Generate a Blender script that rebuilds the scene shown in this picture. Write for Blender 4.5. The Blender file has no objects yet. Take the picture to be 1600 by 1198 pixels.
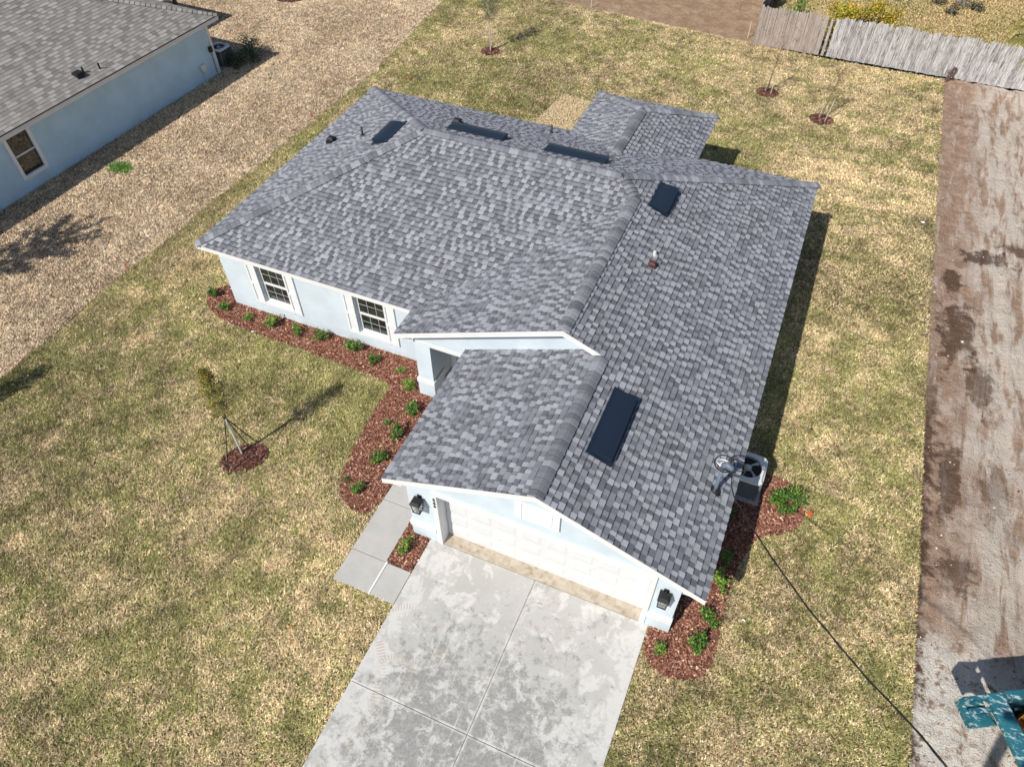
import bpy, bmesh, math, random
import numpy as np
from mathutils import Vector, Matrix
random.seed(7); rng = np.random.default_rng(11)
S = bpy.context.scene
C = S.collection

# ------------------------------------------------------------------ camera
cam_d = bpy.data.cameras.new('camera'); cam_o = bpy.data.objects.new('camera', cam_d); C.objects.link(cam_o)
CAM = np.array([2.57, -7.297, 15.785]); YAW, PIT, ROL, FPX = 0.412, -0.852, -0.006, 1137.66
_fw = np.array([-math.sin(YAW)*math.cos(PIT), math.cos(YAW)*math.cos(PIT), math.sin(PIT)])
_rt = np.array([math.cos(YAW), math.sin(YAW), 0.]); _up = np.cross(_rt, _fw)
CR = math.cos(ROL)*_rt + math.sin(ROL)*_up; CU = -math.sin(ROL)*_rt + math.cos(ROL)*_up
mw = Matrix.Identity(4)
for i in range(3):
    mw[i][0], mw[i][1], mw[i][2], mw[i][3] = CR[i], CU[i], -_fw[i], CAM[i]
cam_o.matrix_world = mw
cam_d.lens = FPX/1600*36; cam_d.sensor_width = 36; cam_d.clip_end = 2000; cam_d.clip_start = 0.1
S.camera = cam_o
# ------------------------------------------------------------------ sky, sun, exposure
SUN = np.array([0.2501, 0.6561, -0.7120])            # direction the light travels
W = bpy.data.worlds.new('World'); S.world = W; W.use_nodes = True
wn = W.node_tree; sky = wn.nodes.new('ShaderNodeTexSky'); sky.sky_type = 'NISHITA'; sky.sun_disc = False
sky.sun_elevation = math.radians(45.4); sky.sun_rotation = math.atan2(-SUN[0], -SUN[1])
wn.links.new(sky.outputs[0], wn.nodes['Background'].inputs[0]); wn.nodes['Background'].inputs[1].default_value = 0.088
sl = bpy.data.lights.new('sun', 'SUN'); sl.energy = 4.6; sl.angle = math.radians(0.55); sl.color = (1, 0.955, 0.885)
so = bpy.data.objects.new('sun', sl); C.objects.link(so)
so.rotation_euler = Vector(SUN).to_track_quat('-Z', 'Y').to_euler(); so.location = (-15, -25, 40)
S.view_settings.view_transform = 'Standard'; S.view_settings.look = 'None'
S.view_settings.exposure = 0.07; S.view_settings.gamma = 1
S.render.resolution_x, S.render.resolution_y = 1024, 766

# ------------------------------------------------------------------ helpers
def lin(r, g, b):
    f = lambda c: (c/255/12.92) if c/255 <= .04045 else ((c/255+.055)/1.055)**2.4
    return (f(r), f(g), f(b))
class NT:
    """small node-graph helper"""
    def __init__(s, name, rough=.8, spec=.3):
        s.m = bpy.data.materials.new(name); s.m.use_nodes = True; s.t = s.m.node_tree
        s.b = s.t.nodes['Principled BSDF']; s.b.inputs['Roughness'].default_value = rough
        s.b.inputs['Specular IOR Level'].default_value = spec
        s.p = s.t.nodes.new('ShaderNodeNewGeometry').outputs['Position']
    def L(s, a, sock):
        if hasattr(a, 'is_linked'): s.t.links.new(a, sock)
        elif isinstance(a, (tuple, list)) and len(a) == 3 and sock.type == 'RGBA': sock.default_value = (*a, 1)
        else: sock.default_value = a
    def math(s, op, a, b=0., c=None, clamp=False):
        n = s.t.nodes.new('ShaderNodeMath'); n.operation = op; n.use_clamp = clamp
        s.L(a, n.inputs[0]); s.L(b, n.inputs[1])
        if c is not None: s.L(c, n.inputs[2])
        return n.outputs[0]
    def mix(s, f, a, b, blend='MIX'):
        n = s.t.nodes.new('ShaderNodeMix'); n.data_type = 'RGBA'; n.blend_type = blend
        s.L(f, n.inputs[0]); s.L(a, n.inputs[6]); s.L(b, n.inputs[7]); return n.outputs[2]
    def noise(s, scale, detail=4, rough=.55, vec=None, dist=0.):
        n = s.t.nodes.new('ShaderNodeTexNoise'); s.L(vec if vec is not None else s.p, n.inputs['Vector'])
        n.inputs['Scale'].default_value = scale; n.inputs['Detail'].default_value = detail
        n.inputs['Roughness'].default_value = rough; n.inputs['Distortion'].default_value = dist
        return n.outputs[0]
    def ramp(s, f, lo, hi):
        n = s.t.nodes.new('ShaderNodeMapRange'); n.interpolation_type = 'SMOOTHSTEP'
        s.L(f, n.inputs[0]); n.inputs[1].default_value = lo; n.inputs[2].default_value = hi
        return n.outputs[0]
    def xyz(s, v=None):
        n = s.t.nodes.new('ShaderNodeSeparateXYZ'); s.L(v if v is not None else s.p, n.inputs[0]); return n.outputs
    def vmul(s, v, loc=(0, 0, 0), rot=0., sc=(1, 1, 1)):
        n = s.t.nodes.new('ShaderNodeMapping'); s.L(v, n.inputs[0])
        n.inputs['Location'].default_value = loc; n.inputs['Rotation'].default_value = (0, 0, rot); n.inputs['Scale'].default_value = sc
        return n.outputs[0]
    def attr(s, name, kind='GEOMETRY'):
        n = s.t.nodes.new('ShaderNodeAttribute'); n.attribute_name = name; n.attribute_type = kind; return n.outputs
    def bump(s, h, strength=.4, dist=.02):
        n = s.t.nodes.new('ShaderNodeBump'); n.inputs['Strength'].default_value = strength; n.inputs['Distance'].default_value = dist
        s.L(h, n.inputs['Height']); s.t.links.new(n.outputs[0], s.b.inputs['Normal'])
    def col(s, c): s.L(c, s.b.inputs['Base Color']); return s.m
def plain(name, c, rough=.6, var=.12, scale=6, spec=.3, metal=0., bump=0., bscale=80):
    t = NT(name, rough, spec); t.b.inputs['Metallic'].default_value = metal
    n = t.noise(scale, 5, .6); f = t.ramp(n, .3, .7)
    if bump: t.bump(t.noise(bscale, 3), bump, .01)
    return t.col(t.mix(f, tuple(x*(1-var) for x in c), tuple(min(1, x*(1+var)) for x in c)))

def mesh(name, V, F, mat, smooth=False, attrs=None):
    me = bpy.data.meshes.new(name)
    if isinstance(F, np.ndarray):                       # fast path: all faces of one size
        V = np.asarray(V, np.float32); k = F.shape[1]; n = F.shape[0]
        me.vertices.add(len(V)); me.vertices.foreach_set('co', V.ravel())
        me.loops.add(n*k); me.loops.foreach_set('vertex_index', F.astype(np.int32).ravel())
        me.polygons.add(n); me.polygons.foreach_set('loop_start', np.arange(0, n*k, k, dtype=np.int32))
        me.update(calc_edges=True)
    else:
        me.from_pydata([tuple(v) for v in V], [], F); me.update()
    for k, a in (attrs or {}).items():
        a = np.asarray(a, np.float32)
        if a.ndim == 2:
            at = me.attributes.new(k, 'FLOAT_COLOR', 'POINT'); at.data.foreach_set('color', np.c_[a, np.ones(len(a))].astype(np.float32).ravel())
        else:
            at = me.attributes.new(k, 'FLOAT', 'POINT'); at.data.foreach_set('value', a)
    if smooth: me.polygons.foreach_set('use_smooth', np.ones(len(me.polygons), bool))
    if mat: me.materials.append(mat)
    return me
def link(name, me, parent=None):
    o = bpy.data.objects.new(name, me); C.objects.link(o)
    if parent is not None: o.parent = parent
    return o
def obj(name, V, F, mat, parent=None, smooth=False, attrs=None):
    return link(name, mesh(name, V, F, mat, smooth, attrs), parent)
def tag(o, label=None, cat=None, group=None, kind=None):
    if label: o['label'] = label
    if cat: o['category'] = cat
    if group: o['group'] = group
    if kind: o['kind'] = kind
    return o
def empty(name, loc=(0, 0, 0), rz=0.):
    o = bpy.data.objects.new(name, None); C.objects.link(o); o.location = loc; o.rotation_euler[2] = rz
    o.empty_display_size = .2
    return o
class MB:
    """collects shapes into one mesh"""
    def __init__(s): s.V = []; s.F = []
    def add(s, V, F):
        k = len(s.V); s.V += [tuple(map(float, v)) for v in V]; s.F += [tuple(i+k for i in f) for f in F]; return s
    def box(s, x0, x1, y0, y1, z0, z1):
        return s.add([(x, y, z) for z in (z0, z1) for y in (y0, y1) for x in (x0, x1)],
                     [(0, 2, 3, 1), (4, 5, 7, 6), (0, 1, 5, 4), (2, 6, 7, 3), (0, 4, 6, 2), (1, 3, 7, 5)])
    def prism_y(s, poly, y0, y1):                      # polygon in xz (ccw seen from -y), extruded in y
        n = len(poly); V = [(x, y0, z) for x, z in poly] + [(x, y1, z) for x, z in poly]
        F = [tuple(range(n)), tuple(range(2*n-1, n-1, -1))] + [((i+1) % n, i, i+n, (i+1) % n+n) for i in range(n)]
        return s.add(V, F)
    def prism_z(s, poly, z0, z1):
        n = len(poly); V = [(x, y, z0) for x, y in poly] + [(x, y, z1) for x, y in poly]
        F = [tuple(range(n-1, -1, -1)), tuple(range(n, 2*n))] + [(i, (i+1) % n, (i+1) % n+n, i+n) for i in range(n)]
        return s.add(V, F)
    def beam(s, a, b, w, h, up=(0, 0, 1)):             # box between two points
        a, b, up = Vector(a), Vector(b), Vector(up); d = (b-a).normalized(); r = d.cross(up).normalized(); u = r.cross(d)
        V = [p+r*i*w/2+u*j*h/2 for p in (a, b) for j in (-1, 1) for i in (-1, 1)]
        return s.add(V, [(0, 2, 3, 1), (4, 5, 7, 6), (0, 1, 5, 4), (2, 6, 7, 3), (0, 4, 6, 2), (1, 3, 7, 5)])
    def tube(s, pts, rad, n=6, cap=True):
        pts = [Vector(p) for p in pts]
        if not hasattr(rad, '__len__'): rad = [rad]*len(pts)
        V = []; F = []; ref = None
        for i, p in enumerate(pts):
            d = (pts[min(i+1, len(pts)-1)]-pts[max(i-1, 0)]).normalized()
            if ref is None: ref = d.orthogonal().normalized()
            ref = (ref-d*ref.dot(d)).normalized(); bi = d.cross(ref)
            V += [p+(ref*math.cos(2*math.pi*k/n)+bi*math.sin(2*math.pi*k/n))*rad[i] for k in range(n)]
        for i in range(len(pts)-1):
            F += [(i*n+k, i*n+(k+1) % n, (i+1)*n+(k+1) % n, (i+1)*n+k) for k in range(n)]
        if cap: F += [tuple(range(n-1, -1, -1)), tuple(range((len(pts)-1)*n, len(pts)*n))]
        return s.add(V, F)
    def cyl(s, x, y, z0, z1, r, n=16, r1=None):
        return s.tube([(x, y, z0), (x, y, z1)], [r, r if r1 is None else r1], n)
    def obj(s, name, mat, parent=None, smooth=False, bevel=0.):
        o = obj(name, s.V, s.F, mat, parent, smooth)
        if bevel:
            m = o.modifiers.new('bevel', 'BEVEL'); m.width = bevel; m.segments = 2; m.limit_method = 'ANGLE'
        return o
# numpy value noise ------------------------------------------------
def vnoise(x, y, seed=0):
    xi = np.floor(x).astype(np.int64); yi = np.floor(y).astype(np.int64); fx = x-xi; fy = y-yi
    fx = fx*fx*(3-2*fx); fy = fy*fy*(3-2*fy)
    def h(a, b):
        n = (a*374761393 + b*668265263 + seed*1442695041) & 0xffffffff
        n = ((n ^ (n >> 13))*1274126177) & 0xffffffff
        return ((n ^ (n >> 16)) & 0xffffff)/0xffffff
    return (h(xi, yi)*(1-fx)+h(xi+1, yi)*fx)*(1-fy)+(h(xi, yi+1)*(1-fx)+h(xi+1, yi+1)*fx)*fy
def fbm(x, y, s, seed=0, o=4):
    v = np.zeros_like(x, float); a = .5; t = 0
    for i in range(o): v += a*vnoise(x*s, y*s, seed+i); t += a; a *= .55; s *= 2.03
    return v/t
def cellrand(x, y, seed=0):
    return vnoise(np.floor(x)+.0, np.floor(y)+.0, seed)
def inpoly(x, y, poly):
    r = np.zeros(x.shape, bool); n = len(poly)
    for i in range(n):
        x0, y0 = poly[i]; x1, y1 = poly[(i+1) % n]
        if y0 == y1: continue
        c = ((y0 > y) != (y1 > y)) & (x < (x1-x0)*(y-y0)/(y1-y0)+x0); r ^= c
    return r
def inframe(x, y, z, mx=260, my=200):
    d = np.stack([x-CAM[0], y-CAM[1], z-CAM[2]], -1); zz = d@_fw; zz = np.where(zz < .1, .1, zz)
    px = 800+FPX*(d@CR)/zz; py = 599-FPX*(d@CU)/zz
    return (px > -mx) & (px < 1600+mx) & (py > -my) & (py < 1198+my)
def smooth_loop(pts, it=2):
    p = np.array(pts, float)
    for _ in range(it):
        q = np.roll(p, -1, 0); p = np.stack([.75*p+.25*q, .25*p+.75*q], 1).reshape(-1, 2)
    return [tuple(v) for v in p]

# ------------------------------------------------------------------ materials
def m_stucco(name, c, var=.06):
    t = NT(name, .85, .2); n = t.ramp(t.noise(1.3, 5), .3, .7)
    t.bump(t.noise(60, 4, .7), .35, .01)
    x, y, z = t.xyz(); dirt = t.math('MULTIPLY', t.ramp(z, .35, .0), t.ramp(t.noise(4, 5), .4, .75))
    c0 = t.mix(n, tuple(a*(1-var) for a in c), tuple(a*(1+var) for a in c))
    return t.col(t.mix(t.math('MULTIPLY', dirt, .35), c0, lin(150, 140, 125)))
M_WALL = m_stucco('pale_blue_stucco', lin(200, 212, 220))
M_NWALL = m_stucco('blue_stucco', lin(190, 218, 238))
M_WHITE = plain('white_paint', (.74, .74, .735), .5, .03, 3, bump=.05)
M_TRIM = plain('white_stucco_trim', (.70, .71, .715), .75, .04, 4, bump=.2)
M_SHUT = plain('white_shutter', (.74, .755, .77), .5, .03, 5)
M_MUNT = plain('grille_bar', (.42, .43, .42), .5, .04)
M_DOOR = plain('white_door_paint', (.655, .665, .672), .45, .02, 2, bump=.06, bscale=200)
M_GLASS = NT('window_glass', .04, .6); M_GLASS.b.inputs['Coat Weight'].default_value = .3
M_GLASS = M_GLASS.col(M_GLASS.mix(M_GLASS.ramp(M_GLASS.noise(3, 3), .35, .65), (.012, .016, .016), (.03, .036, .034)))
M_BLACK = plain('black_metal', (.018, .018, .02), .45, .2)
M_CLEAR = NT('lamp_glass', .05, .5); M_CLEAR.b.inputs['Transmission Weight'].default_value = .85; M_CLEAR = M_CLEAR.col((.9, .92, .92))
def m_vent():
    t = NT('navy_vent_metal', .38, .5); r = t.ramp(t.noise(2.2, 4, .6), .56, .72)
    t.bump(t.noise(9, 2), .06, .02)
    return t.col(t.mix(t.math('MULTIPLY', r, .35), (.012, .021, .038), (.05, .042, .032)))
M_VENT = m_vent()
def m_shingle(name, ca, cb, cc):
    t = NT(name, .95, .12)
    tone = t.math('ADD', t.attr('tone')[2], t.attr('tone', 'OBJECT')[2])
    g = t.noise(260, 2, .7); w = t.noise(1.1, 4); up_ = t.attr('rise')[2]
    c = t.mix(t.ramp(tone, .1, .5), ca, cb); c = t.mix(t.ramp(tone, .5, .95), c, cc)
    c = t.mix(t.math('MULTIPLY', t.ramp(g, .6, .3), .35), c, t.mix(.7, c, (.01, .01, .012)))
    c = t.mix(t.math('MULTIPLY', t.ramp(w, .35, .7), .13), c, (.12, .115, .115))
    band = t.math('MULTIPLY', t.ramp(up_, .64, .70), t.math('ADD', .25, t.math('MULTIPLY', t.ramp(tone, .75, .35), .65))); c = t.mix(t.math('MULTIPLY', band, .9), c, (.040, .041, .050))  # printed dark strip, deepened to paint the shadow line below each butt edge
    t.bump(g, .3, .004)
    return t.col(c)
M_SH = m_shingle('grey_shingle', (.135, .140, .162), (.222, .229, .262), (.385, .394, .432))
M_SHN = m_shingle('weathered_brown_shingle', (.215, .202, .188), (.30, .282, .262), (.41, .388, .362))
M_DECK = plain('roof_underlay', (.07, .07, .08), .9)
M_DRIP = plain('dark_drip_edge', (.02, .018, .018), .6)
def m_attr(name, rough=.85, spec=.15, trans=0.):
    t = NT(name, rough, spec)
    if trans: t.b.inputs['Subsurface Weight'].default_value = 0
    n = t.noise(35, 2); c = t.attr('col')[0]
    return t.col(t.mix(t.math('MULTIPLY', n, .25), c, t.mix(.5, c, (.05, .05, .03))))
M_BLADE = m_attr('grass_blades'); M_CHIP = m_attr('bark_chips'); M_LEAF = m_attr('leaves', .55, .35)
M_BARK = plain('pale_bark', (.36, .33, .29), .9, .25, 25, bump=.4)
M_BARKD = plain('dark_bark', (.12, .085, .06), .9, .25, 25, bump=.4)
M_TWIG = plain('tan_twig', (.22, .15, .11), .9, .2, 20)
M_STAKE = plain('pale_stake_wood', (.50, .46, .40), .8, .12, 12)

# ------------------------------------------------------------------ house numbers (metres)
xl, xr, xe, xg = -12.838, 3.548, -5.62, -3.656
yf, yb, ye, yg = 4.736, 14.991, 3.791, -.238
ze, s = 2.42, .41
gl, gr, wl, wy = -3.22, 3.09, -12.39, 5.03
px0, px1, pyb = -4.85, -.356, 17.979
hm = (yb-yf)/2; ym = (yb+yf)/2; zm = ze+s*hm
xE = (xr+xe)/2; zE = ze+s*(xr-xe)/2; xG = (xr+xg)/2; zG = ze+s*(xr-xg)/2
yJ = yf+(zE-ze)/s; hp = (px1-px0)/2; xP = (px0+px1)/2; zP = ze+s*hp
Cc, Dd, Gg = (xl+hm, ym, zm), (xr-hm, ym, zm), (xE, yJ, zE)

# ================================================================== GROUND
def m_thatch(name, a, b, c):
    t = NT(name, .95, .1); n = t.ramp(t.noise(14, 6, .75), .3, .7); n2 = t.ramp(t.noise(.7, 4), .35, .65)
    t.bump(t.noise(45, 4, .8), .9, .03)
    return t.col(t.mix(n, a, t.mix(n2, b, c)))
M_TERR = m_thatch('rough_ground', lin(105, 90, 65), lin(150, 130, 95), lin(130, 125, 80))
M_THATCH = m_thatch('lawn_thatch', lin(64, 56, 38), lin(118, 104, 72), lin(96, 92, 56))
M_THATN = m_thatch('dormant_thatch', lin(100, 80, 62), lin(165, 138, 108), lin(140, 115, 90))
def sheet(name, poly, z, mat):
    o = obj(name, [(x, y, z) for x, y in poly], [tuple(range(len(poly)))], mat); tag(o, kind='structure'); return o
sheet('ground', [(-600, -600), (600, -600), (600, 600), (-600, 600)], -.30, M_TERR)
LAWN_L = [(-16.7, -14), (-16.74, -.3), (-16.62, 2), (-16.69, 4.84), (-16.67, 7.7), (-16.5, 15), (-16.32, 20.5), (-16.9, 27), (-17.1, 29), (-17.2, 33)]
LAWN_B = [(-11.85, 31.1), (-6.75, 30.62), (-.77, 29.97), (2.86, 29.75), (7.74, 29.71)]
LAWN_R = [(7.75, 29.4), (7.86, 20), (7.97, 10), (8.13, 3.6), (8.2, -.8), (8.3, -14)]
LAWN = LAWN_L + [(-14, 31.6)] + LAWN_B + LAWN_R
sheet('lawn', LAWN[::-1], -.004, M_THATCH)
sheet('neighbour_lawn', [(-60, -14), (-16.4, -14), (-16.4, 20.5), (-16.8, 33), (-14, 60), (-60, 60)], -.012, M_THATN)
sheet('far_yard', [(-.8, 30.1), (30, 29.8), (30, 60), (-.8, 60)], -.014, m_thatch('far_yard_thatch', lin(110, 95, 60), lin(165, 145, 95), lin(140, 130, 80)))

def grid(name, x0, x1, y0, y1, step, zf, mat, keep=None):
    nx = int((x1-x0)/step)+1; ny = int((y1-y0)/step)+1
    X, Y = np.meshgrid(np.linspace(x0, x1, nx), np.linspace(y0, y1, ny))
    Z = zf(X, Y); V = np.stack([X, Y, Z], -1).reshape(-1, 3)
    i = np.arange(nx-1)[None, :]+np.arange(ny-1)[:, None]*nx
    F = np.stack([i, i+1, i+nx+1, i+nx], -1).reshape(-1, 4)
    o = obj(name, V, F, mat, smooth=True); tag(o, kind='structure'); return o
def m_dirt():
    t = NT('graded_dirt', .95, .1); x, y, z = t.xyz(); A, Mu, Su = (lambda a, b: t.math('ADD', a, b)), (lambda a, b: t.math('MULTIPLY', a, b)), (lambda a, b: t.math('SUBTRACT', a, b))
    n1 = t.noise(.8, 7, .62, dist=.4); n2 = t.noise(3., 8, .7, dist=.3); fine = t.noise(26, 5, .75); med = t.noise(8, 7, .75)
    strk = t.noise(1.1, 8, .66, t.vmul(t.p, rot=-.42, sc=(2.6, .5, 1)), .35); strk2 = t.noise(1.2, 8, .66, t.vmul(t.p, rot=.75, sc=(2.6, .55, 1)), .4)
    brown, mid, pale, dark, white = lin(160, 131, 110), lin(184, 157, 136), lin(218, 205, 190), lin(80, 57, 44), lin(236, 228, 216)
    c = t.mix(t.ramp(n2, .38, .62), brown, mid)
    # scraped pale crust away from the lawn, dragged in strokes
    away = t.ramp(A(x, Mu(Su(n1, .5), 2.4)), 8.6, 9.7)
    c = t.mix(Mu(away, Mu(t.ramp(strk, .40, .54), .95)), c, pale)
    c = t.mix(Mu(t.ramp(strk2, .54, .62), .6), c, lin(208, 193, 180))
    # chalky rubble by the dumpster
    low = t.ramp(A(y, Mu(n1, 1.6)), 3.6, 2.2)
    c = t.mix(Mu(low, t.ramp(A(n2, Mu(med, .45)), .60, .72)), c, white)
    # damp dark soil: a band along the lawn plus smears around the middle of the lot
    edge = t.ramp(A(x, Mu(Su(n2, .5), 1.1)), 8.42, 8.12); ey = t.ramp(A(y, Mu(n1, 5)), 15, 10)
    c = t.mix(Mu(Mu(edge, ey), .85), c, dark)
    def spot(cx, cy, rx, ry, k):
        dx = Mu(Su(x, cx), 1/rx); dy = Mu(Su(y, cy), 1/ry); d = t.math('SQRT', A(Mu(dx, dx), Mu(dy, dy)))
        return Mu(t.ramp(A(d, Mu(Su(A(Mu(n2, .7), Mu(strk, .5)), .6), 4.5)), 1.15, .55), k)
    for q in ((8.75, 12.6, .55, 1.5, .75), (9.5, 16.8, .9, .45, .8), (8.55, 15.2, .35, .6, .8), (8.7, 6.6, .35, 1.6, .7), (9.4, 10.6, .4, 1.1, .6), (10.6, 17.6, .7, .3, .7), (8.9, 4.0, .45, .5, .6), (9.9, 6.9, .35, .9, .4), (11.2, 12., .5, 1.4, .5)): c = t.mix(spot(*q), c, dark)
    c = t.mix(Mu(t.ramp(t.noise(34, 3, .6), .66, .73), .6), c, lin(226, 214, 200))
    c = t.mix(Mu(t.ramp(med, .56, .72), .45), c, t.mix(.5, c, dark)); c = t.mix(Mu(t.ramp(fine, .55, .75), .35), c, pale)
    t.bump(A(A(Mu(strk, 1.5), Mu(med, 1.)), Mu(fine, .5)), 1., .10)
    return t.col(c)
def zdirt(X, Y):
    e = np.clip((X-7.9)/.7, 0, 1)
    tr = X+.05*Y-.02*(Y-9)**2/6; rut = -.035*(np.exp(-((tr-9.0)/.13)**2)+np.exp(-((tr-10.5)/.13)**2))+.02*(np.exp(-((tr-9.25)/.1)**2)+np.exp(-((tr-10.75)/.1)**2))+.03*np.sin((X*.92+Y*.12)*2.3+1.5*fbm(X, Y, .35, 5))*fbm(X, Y, .5, 9)
    return -.035 - .03*np.exp(-((X-8.5)/.25)**2)*(fbm(X, Y, .6, 3) > .45) + e*(.12*(fbm(X, Y, .8, 1)-.5)+.09*(fbm(X*.8+Y*.6, Y*.8-X*.6, 3.1, 2, 4)-.5)+rut) + .16*np.exp(-((Y-29.3)/.5)**2)*fbm(X, Y, 1.4, 4)*e
grid('dirt_lot', 7.6, 16, -4, 29.95, .07, zdirt, m_dirt())
def m_soil():
    t = NT('brown_soil', .95, .1); n = t.noise(1.6, 6, .65); f = t.noise(11, 7, .8)
    t.bump(f, 1., .12)
    return t.col(t.mix(t.ramp(n, .35, .65), t.mix(t.ramp(f, .3, .7), lin(142, 114, 90), lin(186, 156, 128)), t.mix(t.ramp(f, .3, .7), lin(164, 136, 108), lin(206, 180, 152))))
grid('bare_soil', -15, -.9, 29.6, 46, .12, lambda X, Y: -.03+.09*(fbm(X, Y, 1.3, 7)-.45)+.12*(fbm(X*.8+Y*.6, Y*.8-X*.6, 2.9, 17, 4)-.5)+np.where(Y < 30.0-.09*X-.0, -.06, .0)*(Y < 30.45-.055*(X+6)), m_soil())

# ---- concrete --------------------------------------------------------
def m_conc(name, stain):
    t = NT(name, .9, .2); x, y, z = t.xyz()
    n1 = t.noise(1.1, 6, .65, dist=.4); n2 = t.noise(7, 6, .72); fine = t.noise(90, 3, .7)
    c = t.mix(t.ramp(n1, .3, .7), lin(174, 172, 167), lin(187, 185, 180))
    c = t.mix(t.math('MULTIPLY', t.ramp(t.noise(2.3, 5), .5, .75), .28), c, lin(188, 176, 158))
    if stain:
        cx = t.ramp(t.math('ABSOLUTE', t.math('ADD', x, .25)), 3.0, .8)
        cy = t.ramp(y, -.1, -3.6)
        pos = t.math('MULTIPLY', cx, cy)
        v = t.math('ADD', t.math('ADD', t.math('MULTIPLY', t.noise(.9, 4, .6), .45), t.math('MULTIPLY', t.noise(5., 10, .8, dist=.2), 1.3)), t.math('MULTIPLY', pos, .24))
        v2 = t.math('ADD', v, t.math('MULTIPLY', t.noise(24, 4, .65), .22))
        st = t.ramp(v2, 1.06, 1.20)
        c = t.mix(t.math('MULTIPLY', st, .85), c, t.mix(t.ramp(t.noise(18, 4), .3, .7), lin(122, 122, 119), lin(150, 149, 146)))
        dn = t.math('ADD', t.noise(2.1, 8, .72, dist=.5), t.math('MULTIPLY', t.noise(11, 5, .7), .28))
        dust = t.ramp(t.math('ADD', dn, t.math('MULTIPLY', t.ramp(t.math('ABSOLUTE', x), 1.4, 2.7), .10)), .66, .76)
        c = t.mix(t.math('MULTIPLY', dust, .72), c, lin(210, 208, 203))
        jl = t.math('MAXIMUM', t.ramp(t.math('ABSOLUTE', t.math('ADD', x, .045)), .07, .015), t.ramp(t.math('ABSOLUTE', t.math('ADD', y, 3.68)), .07, .015))
        c = t.mix(t.math('MULTIPLY', t.math('MULTIPLY', jl, cy), t.math('MULTIPLY', t.ramp(t.noise(7, 4), .3, .55), .7)), c, lin(214, 211, 205))
        # pale tyre streaks running up the drive
        stv = t.noise(3.4, 4, .6, t.vmul(t.p, rot=.12, sc=(2.4, .18, 1)))
        c = t.mix(t.math('MULTIPLY', t.math('MULTIPLY', t.ramp(stv, .60, .68), pos), .55), c, lin(212, 210, 205))
        # brown muddy tread prints along two curved wheel paths
        def tread(cx_, cy_, R, wdt, ylo, yhi):
            dx = t.math('SUBTRACT', x, cx_); dy = t.math('SUBTRACT', y, cy_)
            r = t.math('SQRT', t.math('ADD', t.math('MULTIPLY', dx, dx), t.math('MULTIPLY', dy, dy)))
            ring = t.ramp(t.math('ABSOLUTE', t.math('SUBTRACT', r, R)), wdt, wdt*.55)
            ang = t.math('ARCTAN2', dy, dx); lug = t.ramp(t.math('SINE', t.math('MULTIPLY', ang, R*95)), -.1, .5)
            w = t.math('MULTIPLY', t.ramp(y, ylo-.15, ylo+.1), t.ramp(y, yhi+.15, yhi-.1))
            brk = t.ramp(t.noise(2.2, 4), .42, .58)
            return t.math('MULTIPLY', t.math('MULTIPLY', ring, lug), t.math('MULTIPLY', w, brk))
        tr = t.math('MAXIMUM', tread(-2.15, -2.55, .85, .10, -2.6, -1.7), t.math('MAXIMUM', tread(-4.4, -4.2, 2.3, .12, -5.6, -2.4), tread(-2.05, -3.2, .35, .09, -3.35, -2.85)))
        c = t.mix(t.math('MULTIPLY', tr, .6), c, lin(172, 150, 128))
    ed = t.ramp(t.noise(4, 8, .75), .52, .72); c = t.mix(t.math('MULTIPLY', ed, .3), c, lin(150, 146, 138))
    c = t.mix(.10, c, t.mix(t.ramp(fine, .3, .7), (.2, .2, .2), (.8, .8, .78)))
    t.bump(t.math('ADD', fine, n2), .15, .01)
    return t.col(c)
M_DRIVE = m_conc('stained_concrete', True); M_WALK = m_conc('walk_concrete', False)
M_JOINT = plain('joint_filler', (.46, .45, .43), .95, .25, 30)
dx0, dx1 = -2.78, 2.67
drv = sheet('driveway', [(dx0+.02, -12.9), (dx1-.02, -12.9), (dx1-.02, -.04), (dx0+.02, -.04)], .012, M_JOINT)
def slab(parent, x0, x1, y0, y1, mat, z=.035, name='slab'):
    return MB().box(x0, x1, y0, y1, -.05, z).obj(name, mat, parent, bevel=.008)
jx, jw = -.045, .008
for ya, yb_ in ((-3.672, -.03), (-7.9, -3.69), (-13, -7.92)):
    slab(drv, dx0, jx-jw, ya, yb_, M_DRIVE); slab(drv, jx+jw, dx1, ya, yb_, M_DRIVE)
wk = sheet('walkway', [(-4.36, -1.82), (-3.5, -1.82), (-3.5, 3.9), (-4.42, 3.9)], .010, M_JOINT)
for ya, yb_ in ((-1.84, -1.0), (-.985, .5), (.515, 2.1), (2.115, 3.97)):
    slab(wk, -4.40, -3.47, ya, yb_, M_WALK)
slab(wk, -3.415, dx0-.012, -1.84, -1.0, M_WALK)
tag(MB().box(-3.465, -3.42, -1.85, -.98, .0, .05).obj('joint_strip', M_WHITE), 'white strip between walkway and its short link to the driveway', 'strip')
def m_thresh():
    t = NT('stained_threshold', .9, .2); n = t.ramp(t.noise(4, 6, .7), .35, .65)
    return t.col(t.mix(n, lin(188, 179, 164), t.mix(t.ramp(t.noise(9, 4), .45, .7), lin(172, 158, 138), lin(142, 124, 106))))
M_THR = m_thresh()

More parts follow.
